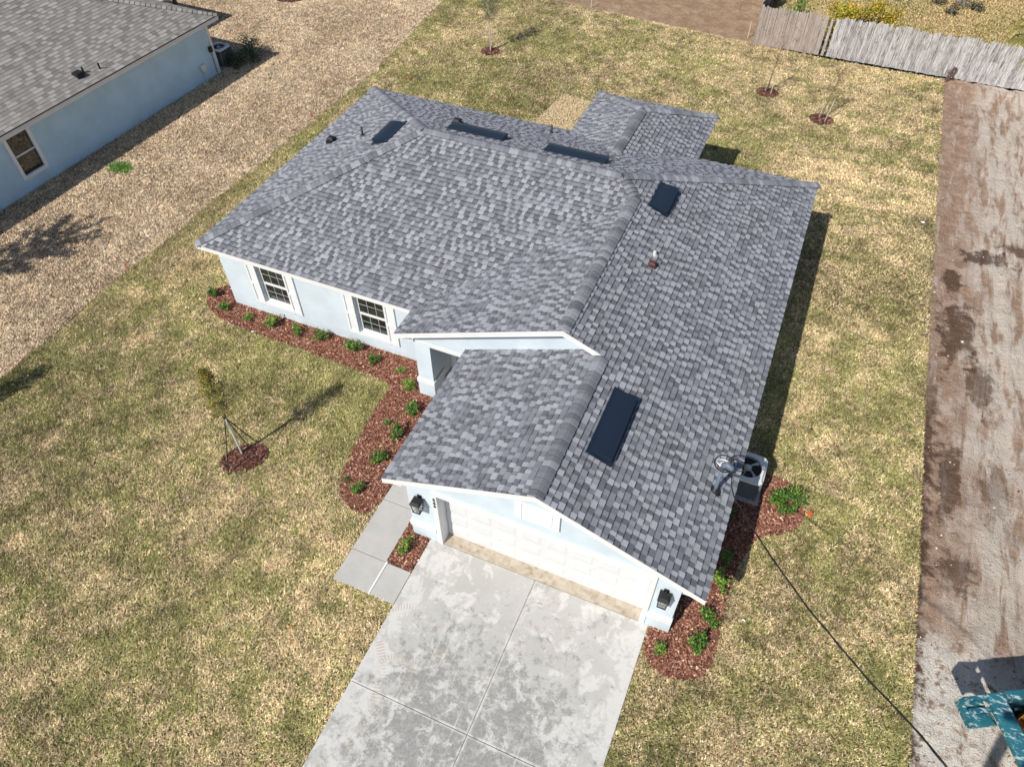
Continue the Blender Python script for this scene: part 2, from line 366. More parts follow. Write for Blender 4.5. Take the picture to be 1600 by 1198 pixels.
# ================================================================== HOUSE
H = tag(empty('house', (0, 0, 0)), 'new pale blue stucco house with grey shingle hip and gable roof', 'house')
RF = [  # roof planes: name, polygon in xy, height function coefficients z = a + bx*x + by*y
    ('R', [(xr, yg), (xr, yb), Dd[:2], Gg[:2], (xE, ye), (xG, ye), (xG, yg)], (ze+s*xr, -s, 0)),
    ('E', [(xe, ye), (xE, ye), Gg[:2], (xe, yf)], (ze-s*xe, s, 0)),
    ('F', [(xl, yf), (xe, yf), Gg[:2], Dd[:2], Cc[:2]], (ze-s*yf, 0, s)),
    ('L', [(xl, yf), Cc[:2], (xl, yb)], (ze-s*xl, s, 0)),
    ('B', [(xl, yb), Cc[:2], (xP, ym), (xP, yb-hp), (px0, yb)], (ze+s*yb, 0, -s)),
    ('B', [(xP, ym), Dd[:2], (xr, yb), (px1, yb), (xP, yb-hp)], (ze+s*yb, 0, -s)),
    ('L', [(px0, yb), (xP, yb-hp), (xP, pyb-hp), (px0, pyb)], (ze-s*px0, s, 0)),
    ('R', [(px1, yb), (xP, yb-hp), (xP, pyb-hp), (px1, pyb)], (ze+s*px1, -s, 0)),
    ('B', [(px0, pyb), (xP, pyb-hp), (px1, pyb)], (ze+s*pyb, 0, -s)),
    ('E', [(xg, yg), (xG, yg), (xG, ye+.22), (xg, ye+.22)], (ze-s*xg, s, 0)),
]
cs = 1/math.sqrt(1+s*s)
# upslope / along-eave directions by facing; U x V = N
DIRS = {'R': ((0, 1, 0), (-1, 0)), 'E': ((0, -1, 0), (1, 0)), 'L': ((0, -1, 0), (1, 0)), 'F': ((1, 0, 0), (0, 1)), 'B': ((-1, 0, 0), (0, -1))}
WID = [.09, .11, .13, .15, .175]
def scan(poly, v):          # interval of u at height v
    xs = []
    for i in range(len(poly)):
        (a, b), (c, d) = poly[i], poly[(i+1) % len(poly)]
        if (b > v) != (d > v): xs.append(a+(v-b)*(c-a)/(d-b))
    return (min(xs), max(xs)) if len(xs) > 1 else None
def tabs_for(face, poly, coef, e=.143, shift=0., wid=WID, T=(.026, .010)):
    """shingle tabs of one roof plane: list of (origin, U, V, N, w, tall, tone, corners, clipped)"""
    U = np.array(DIRS[face][0], float); d = DIRS[face][1]; V = np.array([d[0], d[1], s])*cs; N = np.cross(U, V)
    z = lambda x, y: coef[0]+coef[1]*x+coef[2]*y
    P = np.array([(x, y, z(x, y)) for x, y in poly]); O = P[np.argmin(P[:, 2])]
    loc = [((p-O)@U, (p-O)@V) for p in P]; vmax = max(q[1] for q in loc); out = []
    for r in range(int(math.ceil(vmax/e))):
        v0, v1 = r*e, min((r+1)*e, vmax)
        if v1-v0 < .02: continue
        A = scan(loc, v0+.002); B = scan(loc, v1-.002); Mi = scan(loc, (v0+v1)/2)
        if not (A and B and Mi): continue
        if abs(A[0]-B[0]) > .6: A = (Mi[0], A[1]); B = (Mi[0], B[1])
        if abs(A[1]-B[1]) > .6: A = (A[0], Mi[1]); B = (B[0], Mi[1])
        u = min(A[0], B[0])-random.random()*.25; tall = random.random() < .5; top = max(A[1], B[1])
        while u < top:
            w = random.choice(wid); u1 = u+w
            tall = (not tall) if random.random() > .06 else tall
            tone = random.choice((.95, .85, .8, .75, .7, .62, .5)) if tall else random.choice((.12, .2, .26, .32, .38, .45))
            tone = min(1, max(.02, tone+random.uniform(-.07, .07)))
            a0, b0 = max(u, A[0]), min(u1, A[1]); a1, b1 = max(u, B[0]), min(u1, B[1])
            clip = abs(a0-u)+abs(a1-u)+abs(b0-u1)+abs(b1-u1) > 1e-6 or v1-v0 < e-1e-6
            u = u1
            if b0-a0 < .004 and b1-a1 < .004: continue
            if b0 < a0: a0 = b0 = (a0+b0)/2
            if b1 < a1: a1 = b1 = (a1+b1)/2
            out.append((O, U, V, N, v0, v1, a0, b0, a1, b1, T[0] if tall else T[1], tone, clip, w, tall))
    return out
def tab_geo(t):
    O, U, V, N, v0, v1, a0, b0, a1, b1, h, *_ = t; x = .025; g = -.004
    k = (v1-v0+x)/(v1-v0); a2 = a0+(a1-a0)*k; b2 = b0+(b1-b0)*k
    P = lambda u, v, n: O+U*u+V*v+N*n
    return [P(a0, v0, g), P(b0, v0, g), P(a0, v0, h), P(b0, v0, h), P(b2, v1+x, .001), P(a2, v1+x, .001)]
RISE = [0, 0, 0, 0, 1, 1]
TABF = [(0, 1, 3, 2), (2, 3, 4, 5), (0, 2, 5), (1, 4, 3)]
deck = MB(); 
for f, poly, co in RF:
    P = [(x, y, co[0]+co[1]*x+co[2]*y-.006) for x, y in poly]
    a = sum(P[i][0]*P[(i+1) % len(P)][1]-P[(i+1) % len(P)][0]*P[i][1] for i in range(len(P)))
    deck.add(P, [tuple(range(len(P))) if a > 0 else tuple(range(len(P)-1, -1, -1))])
ROOF = deck.obj('roof', M_DECK, H)
alltabs = []
for f, poly, co in RF: alltabs += tabs_for(f, poly, co)
cen = np.array([t[0]+t[1]*(t[6]+t[7])/2+t[2]*(t[4]+.07) for t in alltabs]); nor = np.array([t[3] for t in alltabs]); wd = np.array([t[13] for t in alltabs])
dv = CAM-cen; r2 = (dv**2).sum(1); area = wd*np.maximum(0, (dv*nor).sum(1))/r2**1.5
area[[i for i, t in enumerate(alltabs) if t[12]]] = 0; area[~inframe(cen[:, 0], cen[:, 1], cen[:, 2], -4, -4)] = 0
pick = set(np.argsort(-area)[:300].tolist())
SHM = {}
def tabmesh(w, tall, e=.143):
    k = (w, tall)
    if k not in SHM:
        t = (np.zeros(3), np.array([1., 0, 0]), np.array([0, 1., 0]), np.array([0, 0, 1.]), 0, e, 0, w, 0, w, .026 if tall else .010)
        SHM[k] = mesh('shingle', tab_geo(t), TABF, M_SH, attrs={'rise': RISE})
    return SHM[k]
V = []; F = []; tn = []
for i, t in enumerate(alltabs):
    if i in pick:
        o = link('shingle', tabmesh(t[13], t[14]), ROOF); P = t[0]+t[1]*t[6]+t[2]*t[4]
        m = Matrix.Identity(4)
        for k in range(3): m[k][0], m[k][1], m[k][2], m[k][3] = t[1][k], t[2][k], t[3][k], P[k]
        o.matrix_local = m; o['tone'] = float(t[11]); continue
    k = len(V); V += tab_geo(t); F += [tuple(j+k for j in f) for f in TABF]; tn += [t[11]]*6
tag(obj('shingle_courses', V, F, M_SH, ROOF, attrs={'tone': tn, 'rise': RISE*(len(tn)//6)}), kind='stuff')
# ridge and hip caps, each its own piece, overlapping like scales
def plane_n(face): d = DIRS[face][1]; return np.cross(np.array(DIRS[face][0], float), np.array([d[0], d[1], s])*cs)
caps = []
def cap_line(a, b, f1, f2, e=.145, wid=.16):     # a = low end / start
    a, b = np.array(a, float), np.array(b, float); L = np.linalg.norm(b-a); d = (b-a)/L; n1, n2 = plane_n(f1), plane_n(f2)
    s1 = np.cross(n1, d); s2 = np.cross(n2, d); s1 /= np.linalg.norm(s1); s2 /= np.linalg.norm(s2)
    mid = (n1+n2)/np.linalg.norm(n1+n2)
    if s1@n2 > 0: s1 = -s1
    if s2@n1 > 0: s2 = -s2
    V = []
    for q, h in ((0, .066), (e+.05, .036)):
        o = d*q
        V += [o+s1*wid+n1*h*.75, o+s1*wid*.35+n1*h*1.0, o+mid*(h*.95), o+s2*wid*.35+n2*h*1.0, o+s2*wid+n2*h*.75]
    V += [d*0+s1*wid+n1*.0, d*0+s1*wid*.35, d*0-mid*.0, d*0+s2*wid*.35, d*0+s2*wid]
    F = [(i, i+1, i+6, i+5) for i in range(4)]+[(i+10, i+11, i+1, i) for i in range(4)]
    # side lips
    V += [V[5]-n1*.02, V[9]-n2*.02]; F += [(10, 0, 5, 15), (4, 14, 16, 9)]
    me = mesh('ridge_cap', V, F, M_SH, attrs={'rise': [0]*5+[1]*5+[0]*5+[1]*2})  # far end carries the painted shadow line between overlapping caps
    for k in range(int(L/e)):
        caps.append((me, a+d*(k*e+.02), float(np.clip(random.choice((.25, .35, .45, .55, .65, .8)), 0, 1))))
cap_line((xl+.02, yf+.02, ze+.01), Cc, 'F', 'L'); cap_line((xl, yb, ze), Cc, 'L', 'B'); cap_line((xr, yb, ze), Dd, 'B', 'R')
cap_line(Gg, Dd, 'F', 'R'); cap_line((xE, ye, zE), Gg, 'E', 'R'); cap_line((xG, yg, zG), (xG, ye, zG), 'E', 'R')
cap_line(Cc, Dd, 'F', 'B'); cap_line((px0, pyb, ze), (xP, pyb-hp, zP), 'L', 'B'); cap_line((px1, pyb, ze), (xP, pyb-hp, zP), 'B', 'R')
cap_line((xP, yb-hp, zP), (xP, pyb-hp, zP), 'L', 'R')
caps.sort(key=lambda c: np.linalg.norm(c[1]-CAM))
V = []; F = []; tn = []
for i, (me, P, tone) in enumerate(caps):
    if i < 300:
        o = link('ridge_cap', me, ROOF); o.location = P; o['tone'] = tone
    else:
        k = len(V); V += [np.array(v.co)+P for v in me.vertices]; F += [tuple(j+k for j in p.vertices) for p in me.polygons]; tn += [tone]*len(me.vertices)
if V: tag(obj('ridge_cap_row', V, F, M_SH, ROOF, attrs={'tone': tn}), kind='stuff')

# off-ridge vents
def slant_vent(face, c, ln, wd=.52, h=.13):
    """c: centre point (x,y) on plane, ln along the eave direction"""
    co = [q[2] for q in RF if q[0] == face][0]
    U = np.array(DIRS[face][0], float); d = DIRS[face][1]; Vv = np.array([d[0], d[1], s])*cs; N = np.cross(U, Vv)
    O = np.array([c[0], c[1], co[0]+co[1]*c[0]+co[2]*c[1]])
    V = []
    n = 6
    for uu in (-ln/2, ln/2):
        for k in range(n+1):                      # curved hood from upslope edge to raised downslope lip
            q = k/n; V.append(O+U*uu+Vv*(wd/2-wd*q)+N*(.05+h*math.sin(q*math.pi*.5)**1.1))
        V.append(O+U*uu-Vv*(wd/2)+N*(h*.5+.03)); V.append(O+U*uu-Vv*(wd/2-.06)+N*.0); V.append(O+U*uu+Vv*(wd/2)+N*.0)
    m = n+4; F = [(k+1, k, k+m, k+m+1) for k in range(m-1)]+[tuple(range(m)), tuple(range(2*m-1, m-1, -1))]
    fl = MB().add([O+U*a*(ln/2+.06)+Vv*b*(wd/2+.07)+N*h_ for h_ in (.004, .046) for b in (-1, 1) for a in (-1, 1)],
             [(4, 5, 7, 6), (0, 1, 5, 4), (2, 6, 7, 3), (0, 4, 6, 2), (1, 3, 7, 5)])
    v = MB().add(V, F); v.add(fl.V, fl.F)
    v.obj('roof_vent', M_VENT, ROOF)
slant_vent('R', (.72, 2.22), 1.78, .47); slant_vent('R', (-.38, 9.92), 1.12, .47)
slant_vent('B', (-6.5, 10.93), 1.8, .5); slant_vent('B', (-3.3, 10.92), 1.85, .5); slant_vent('L', (-9.1, 10.1), 1.15, .5)
def zr_(face, x, y): co = [q[2] for q in RF if q[0] == face][0]; return co[0]+co[1]*x+co[2]*y
M_LEAD = plain('lead_grey', (.5, .5, .5), .5); M_RUST = plain('rust_brown_vent', (.085, .035, .03), .6, .25, 20)
def pipe(face, x, y, h, r, mat):
    z = zr_(face, x, y); MB().tube([(x, y, z-.05), (x, y, z+.02), (x, y, z+.05), (x, y, z+h)], [r*2.2, r*2.0, r, r], 10).obj('vent_pipe', mat, ROOF, True)
pipe('L', -10.34, 10.4, .3, .035, M_BLACK); pipe('B', -5.14, 13.78, .28, .035, M_BLACK); pipe('R', .02, 7.73, .13, .04, M_LEAD)
def capvent(face, x, y, mat, k=1.):
    z = zr_(face, x, y); b = MB().box(x-.15, x+.15, y-.13, y+.13, z-.1, z+.06); b.box(x-.11, x+.11, y-.1, y+.1, z+.058, z+.13)
    b.add([(x-.14, y-.13, z+.13), (x+.14, y-.13, z+.13), (x+.14, y+.13, z+.13), (x-.14, y+.13, z+.13), (x-.07, y-.06, z+.19), (x+.07, y-.06, z+.19), (x+.07, y+.06, z+.19), (x-.07, y+.06, z+.19)],
          [(0, 3, 2, 1), (0, 1, 5, 4), (1, 2, 6, 5), (2, 3, 7, 6), (3, 0, 4, 7), (4, 5, 6, 7)])
    b.V = [(x+(v[0]-x)*k, y+(v[1]-y)*k, z+(v[2]-z)*k) for v in b.V]; b.obj('exhaust_cap', mat, ROOF)
capvent('L', -11.66, 10.46, M_BLACK); capvent('B', -7.6, 11.75, M_BLACK); capvent('R', .08, 7.31, M_RUST, .7)

# fascia, soffit
FH = .15
def eave(a, b, out):      # fascia board under the shingle edge; out = outward unit xy
    (x0, y0), (x1, y1) = a, b; o = .012
    V = []
    for (x, y) in (a, b):
        V += [(x-out[0]*o, y-out[1]*o, ze-.012), (x-out[0]*o, y-out[1]*o, ze-.012-FH), (x-out[0]*(o+.035), y-out[1]*(o+.035), ze-.012-FH), (x-out[0]*(o+.035), y-out[1]*(o+.035), ze-.004)]
    MB().add(V, [(0, 1, 5, 4), (1, 2, 6, 5), (2, 3, 7, 6), (3, 0, 4, 7), (0, 3, 2, 1), (4, 5, 6, 7)]).obj('fascia', M_WHITE, H)
eave((xl, yf), (xe+.05, yf), (0, -1)); eave((xl, yf), (xl, yb), (-1, 0)); eave((xl, yb), (px0, yb), (0, 1)); eave((px1, yb), (xr, yb), (0, 1))
eave((xr, yg), (xr, yb), (1, 0)); eave((px0, yb), (px0, pyb), (-1, 0)); eave((px0, pyb), (px1, pyb), (0, 1)); eave((px1, yb), (px1, pyb), (1, 0))
eave((xe, ye), (xe, yf), (-1, 0)); eave((xg, yg), (xg, ye+.2), (-1, 0))
def rake(pts, y):
    for (x0, z0), (x1, z1) in zip(pts, pts[1:]):
        t = -.012
        MB().prism_y([(x0, z0+t-FH-.02), (x1, z1+t-FH-.02), (x1, z1+t), (x0, z0+t)], y+.004, y+.04).obj('rake_board', M_WHITE, H)
rake([(xg, ze), (xG, zG)], yg); rake([(xG, zG), (xr, ze)], yg); rake([(xe, ze), (xE, zE)], ye); rake([(xE, zE), (xG+.02, zG)], ye)
zs = ze-.012-FH+.02
sof = MB()
def sofq(x0, x1, y0, y1): sof.add([(x0, y0, zs), (x0, y1, zs), (x1, y1, zs), (x1, y0, zs)], [(0, 1, 2, 3)])
sofq(xl+.05, xe+.5, yf+.05, wy); sofq(xl+.05, wl, wy, yb-.05); sofq(wl, xr-.05, yb-.46, yb-.05); sofq(gr, xr-.05, yg+.05, yb-.46)
sofq(xg+.05, gl, yg+.05, ye+.2); sofq(xe+.05, -5.18, ye+.05, wy); sofq(px0+.05, px1-.05, yb-.05, pyb-.05)
sof.obj('soffit', M_WHITE, H)

# walls
def wall(name='wall'): return MB()
g = MB()                                                    # garage front
rl = lambda x: (ze+s*(x-xg) if x < xG else ze+s*(xr-x))-.03
g.box(gl, -2.55, 0, .2, .0, 2.13); g.box(2.55, gr, 0, .2, 0, 2.13)
g.prism_y([(gl, 2.13), (gr, 2.13), (gr, rl(gr)), (xG, rl(xG)), (gl, rl(gl))], 0, .2)
g.obj('garage_wall', M_WALL, H)
for x0, x1 in ((gl-.025, -2.57), (2.57, gr+.025)):           # thicker pier foot under a white band
    MB().box(x0+.005, x1, -.03, .16, -.03, .46).obj('pier_foot', M_WALL, H)
    MB().box(x0-.02, x1, -.06, .18, .46, .63).obj('band', M_TRIM, H, bevel=.006)
    MB().box(x0-.005, x1, -.045, .17, .63, .66).obj('band_cap', M_TRIM, H)
for x0, x1, z0, z1 in ((-2.565, -2.44, -.02, 2.13), (2.44, 2.565, -.02, 2.13), (-2.565, 2.565, 2.13, 2.25)):
    MB().box(x0, x1, -.045, .0-.003, z0, z1).obj('door_trim', M_TRIM, H)
for x0, x1 in ((-2.55, -2.44), (2.44, 2.55)): MB().box(x0, x1, -.002, .34, 0, 2.13).obj('door_jamb', M_TRIM, H)
MB().box(-2.44, 2.44, .0, .34, 2.128, 2.2).obj('door_head', M_TRIM, H)
MB().box(-2.44, 2.44, -.022, .36, -.05, .03).obj('threshold', M_THR, H)
GD = MB().box(-2.44, 2.44, .30, .34, .03, 2.128).obj('garage_door', M_DOOR, H)
def raised(w, h, d, mat, name):
    a, b = .022, .05
    V = [(-w/2, 0, -h/2), (w/2, 0, -h/2), (w/2, 0, h/2), (-w/2, 0, h/2)]
    V += [(-w/2+a, -d*.3+0, -h/2+a), (w/2-a, -d*.3, -h/2+a), (w/2-a, -d*.3, h/2-a), (-w/2+a, -d*.3, h/2-a)]
    V += [(-w/2+b, -d, -h/2+b), (w/2-b, -d, -h/2+b), (w/2-b, -d, h/2-b), (-w/2+b, -d, h/2-b)]
    F = [(i, (i+1) % 4, (i+1) % 4+4, i+4) for i in range(4)]+[(i+4, (i+1) % 4+4, (i+1) % 4+8, i+8) for i in range(4)]+[(8, 9, 10, 11)]
    return mesh(name, V, F, mat)
PM = raised(.50, .38, .010, M_DOOR, 'panel')
SEC = mesh('section', MB().box(-2.43, 2.43, -.012, 0, -.258, .258).V, MB().box(0, 1, 0, 1, 0, 1).F, M_DOOR)
for r in range(4):
    zc = .03+.262+r*.524
    o = link('door_section', SEC, GD); o.location = (0, .299, zc)
    for k in range(8):
        o = link('panel', PM, GD); o.location = (-2.135+k*.61, .2865, zc)
for k in range(2): MB().box(-.9+k*1.7, -.78+k*1.7, .262, .288, .30, .325).obj('handle', M_WHITE, GD)
# gable vent
GV = MB().box(-.56, .43, -.03, -.002, 2.60, 3.13).obj('gable_vent', M_SHUT, H)
for x0, x1 in ((-.56, -.40), (.27, .43)): MB().box(x0, x1, -.05, -.031, 2.58, 3.14).obj('side_board', M_SHUT, GV, bevel=.004)
for k in range(9): MB().add([(-.39, -.032, 2.62+k*.055), (.26, -.032, 2.62+k*.055), (.26, -.055, 2.605+k*.055), (-.39, -.055, 2.605+k*.055), (-.39, -.032, 2.66+k*.055), (.26, -.032, 2.66+k*.055)], [(0, 1, 2, 3), (3, 2, 5, 4), (0, 3, 4), (1, 5, 2)]).obj('louver', M_SHUT, GV)
# other walls
def wbox(*a): MB().box(*a).obj('wall', M_WALL, H)
zt = ze+.06
wbox(gl, gl+.2, .2, 4.0, 0, zt); wbox(gr-.2, gr, .2, yb-.45, 0, zt); wbox(wl, gr, yb-.65, yb-.45, 0, zt); wbox(wl, wl+.2, wy+.2, yb-.65, 0, zt)
WZ0, WZ1 = .55, 1.98
wins = [(-11.06, -10.10), (-7.70, -6.74)]
m = MB(); xx = wl
for a, b in wins: m.box(xx, a, wy, wy+.2, 0, zt); m.box(a, b, wy, wy+.2, 0, WZ0); m.box(a, b, wy, wy+.2, WZ1, zt); xx = b
m.box(xx, -4.55, wy, wy+.2, 0, zt); m.obj('wall', M_WALL, H)
# entry porch: left side wall, front beam with gable, recess and door wall
wbox(-5.18, -4.72, 4.0, wy, .0, 2.1)
MB().box(-5.205, -4.70, 3.972, 4.55, -.02, .55).obj('pier_foot', M_WALL, H); MB().box(-5.225, -4.68, 3.95, 4.6, .55, .70).obj('band', M_TRIM, H, bevel=.006)
MB().box(-4.705, -4.64, 4.6, wy-.01, 0, .28).obj('porch_curb', M_TRIM, H)
rl2 = lambda x: (ze+s*(x-xe) if x < xE else ze+s*(xr-x))-.03
MB().prism_y([(-5.18, 2.1), (xG-.1, 2.1), (xG-.1, rl2(xG-.1)), (xE, rl2(xE)), (-5.18, rl2(-5.18))], 4.0, 4.2).obj('gable_wall', M_WALL, H)
MB().box(-5.19, gl, 3.985, 4.0-.002, 2.08, 2.2).obj('beam_trim', M_TRIM, H)
wbox(-4.55, -4.40, wy+.2, 6.6, 0, zt); wbox(-4.40, gl+.2, 6.4, 6.6, 0, zt); MB().box(-4.70, -4.53, wy-.02, wy-.002, .0, 2.2).obj('corner_trim', M_TRIM, H)
sheet('porch_floor', [(-4.72, 4.0), (gl, 4.0), (gl, 6.4), (-4.72, 6.4)], .05, M_WALK)
DR = MB().box(-4.2, -3.3, 6.36, 6.398, .05, 2.1).obj('front_door', M_WHITE, H); 
for z0 in (.2, .85, 1.45):
    for x0 in (-4.1, -3.7): MB().box(x0, x0+.3, 6.345, 6.36, z0, z0+.5).obj('panel', M_WHITE, DR)
MB().tube([(-4.13, 6.36, 1.0), (-4.13, 6.28, 1.0)], .03, 8).obj('handle', M_BLACK, DR)
# porch at the back (three columns under the rear wing)
for x in (px0+.5, px1-.5): MB().box(x-.15, x+.15, pyb-.75, pyb-.45, 0, ze-.13).obj('column', M_WALL, H)
for x in (px0+.5, px1-.5): MB().box(x-.1, x+.1, yb-.45, pyb-.75, .0, ze-.13).obj('porch_wall', M_WALL, H)
MB().box(px0+.4, px1-.4, pyb-.72, pyb-.48, 2.05, ze-.13).obj('beam', M_WALL, H)
# windows with shutters
def window(a, b):
    y = wy; w = MB()
    w.box(a, a+.06, y+.09, y+.15, WZ0, WZ1); w.box(b-.06, b, y+.09, y+.15, WZ0, WZ1); w.box(a+.06, b-.06, y+.09, y+.15, WZ0, WZ0+.06); w.box(a+.06, b-.06, y+.09, y+.15, WZ1-.06, WZ1)
    fr = w.obj('window', M_WHITE, H)
    MB().box(a-.07, b+.07, y-.05, y+.088, WZ0-.11, WZ0+.004).obj('sill', M_TRIM, fr, bevel=.006)
    MB().box(a-.0, b+.0, y-.03, y-.002, WZ1-.01, WZ1+.10).obj('head_trim', M_TRIM, fr)
    zmid = (WZ0+WZ1)/2
    MB().box(a+.06, b-.06, y+.075, y+.135, zmid-.035, zmid+.035).obj('meeting_rail', M_WHITE, fr)
    for (z0, z1, yy) in ((WZ0+.06, zmid-.035, y+.125), (zmid+.035, WZ1-.06, y+.10)):
        x0, x1 = a+.06, b-.06; cw = (x1-x0)/3; rh = (z1-z0)/2
        for i in range(3):
            for j in range(2):
                MB().box(x0+i*cw+.007, x0+(i+1)*cw-.007, yy, yy+.006, z0+j*rh+.007, z0+(j+1)*rh-.007).obj('pane', M_GLASS, fr)
        for i in (1, 2): MB().box(x0+i*cw-.007, x0+i*cw+.007, yy-.004, yy+.008, z0, z1).obj('muntin', M_MUNT, fr)
        MB().box(x0, x1, yy-.006, yy+.006, z0+rh-.007, z0+rh+.007).obj('muntin', M_MUNT, fr)
    for x0, x1 in ((a-.36, a-.02), (b+.02, b+.36)):
        sh = MB(); y0, y1 = y-.045, y-.002
        sh.box(x0, x1, y-.02, y1, WZ0-.09, WZ1+.06)
        so_ = sh.obj('shutter', M_SHUT, H)
        for z0, z1 in ((WZ0-.09, WZ0+.02), ((WZ0+WZ1)/2-.05, (WZ0+WZ1)/2+.05), (WZ1-.04, WZ1+.06)): MB().box(x0+.06, x1-.06, y0+.001, y-.021, z0, z1).obj('rail', M_SHUT, so_)
        for xa, xb in ((x0, x0+.06), (x1-.06, x1)): MB().box(xa, xb, y0, y-.021, WZ0-.09, WZ1+.06).obj('stile', M_SHUT, so_)
for a, b in wins: window(a, b)
# house number, stacked down the left door trim
for k, ch in enumerate('566'):
    cu = bpy.data.curves.new('digit', 'FONT'); cu.body = ch; cu.size = .15; cu.extrude = .006; cu.align_x = 'CENTER'
    to = bpy.data.objects.new('digit_source', cu); C.objects.link(to); bpy.context.view_layer.update()
    me = bpy.data.meshes.new_from_object(to.evaluated_get(bpy.context.evaluated_depsgraph_get())); bpy.data.objects.remove(to)
    me.materials.clear(); me.materials.append(M_BLACK); o = link('house_digit', me, H); o.location = (-2.503, -.053, 1.93-k*.13); o.rotation_euler = (math.pi/2, 0, 0)

# ------------------------------------------------------------------ wall lanterns
def lantern(x, label):
    z = 1.66; t = tag(empty('wall_lantern', (x, -.0, z)), label, 'lantern', 'lanterns beside the garage door')
    MB().box(-.055, .055, -.02, -.002, -.10, .22).obj('back_plate', M_BLACK, t, bevel=.004)
    MB().tube([(0, -.02, .19), (0, -.10, .25), (0, -.14, .22)], .012, 6).obj('arm', M_BLACK, t)
    c = MB(); yc = -.15
    a, b = .105, .085
    for sx in (-1, 1):
        for sy in (-1, 1): c.beam((sx*b, yc+sy*b, -.20), (sx*a, yc+sy*a, .12), .016, .016, (0, 1, 0))
    for q, z0, z1 in ((b+.012, -.215, -.195),):
        c.box(-q, q, yc-q, yc-q+.024, z0, z1); c.box(-q, q, yc+q-.024, yc+q, z0, z1); c.box(-q, -q+.024, yc-q+.024, yc+q-.024, z0, z1); c.box(q-.024, q, yc-q+.024, yc+q-.024, z0, z1)
    c.obj('cage', M_BLACK, t)
    q = .125; r = .075
    MB().add([(-q, yc-q, .12), (q, yc-q, .12), (q, yc+q, .12), (-q, yc+q, .12), (-q, yc-q, .145), (q, yc-q, .145), (q, yc+q, .145), (-q, yc+q, .145), (-r, yc-r, .20), (r, yc-r, .20), (r, yc+r, .20), (-r, yc+r, .20)],
             [(0, 3, 2, 1)]+[(i, (i+1) % 4, (i+1) % 4+4, i+4) for i in range(4)]+[(i+4, (i+1) % 4+4, (i+1) % 4+8, i+8) for i in range(4)]+[(8, 9, 10, 11)]).obj('cap', M_BLACK, t)
    gm = MB()
    for sx, sy in ((1, 0), (-1, 0), (0, 1), (0, -1)):
        if sx: gm.add([(sx*(b-.004), yc-b, -.19), (sx*(b-.004), yc+b, -.19), (sx*(a-.004), yc+a, .118), (sx*(a-.004), yc-a, .118)], [(0, 1, 2, 3)])
        else: gm.add([(-b, yc+sy*(b-.004), -.19), (b, yc+sy*(b-.004), -.19), (a, yc+sy*(a-.004), .118), (-a, yc+sy*(a-.004), .118)], [(0, 1, 2, 3)])
    gm.obj('glass', M_CLEAR, t)
    MB().tube([(0, yc, .11), (0, yc, .03), (0, yc, -.07)], [.012, .03, .012], 8).obj('bulb', M_WHITE, t, True)
lantern(-2.90, 'black wall lantern left of the garage door beside the house number')
lantern(2.80, 'black wall lantern right of the garage door under the low eave')

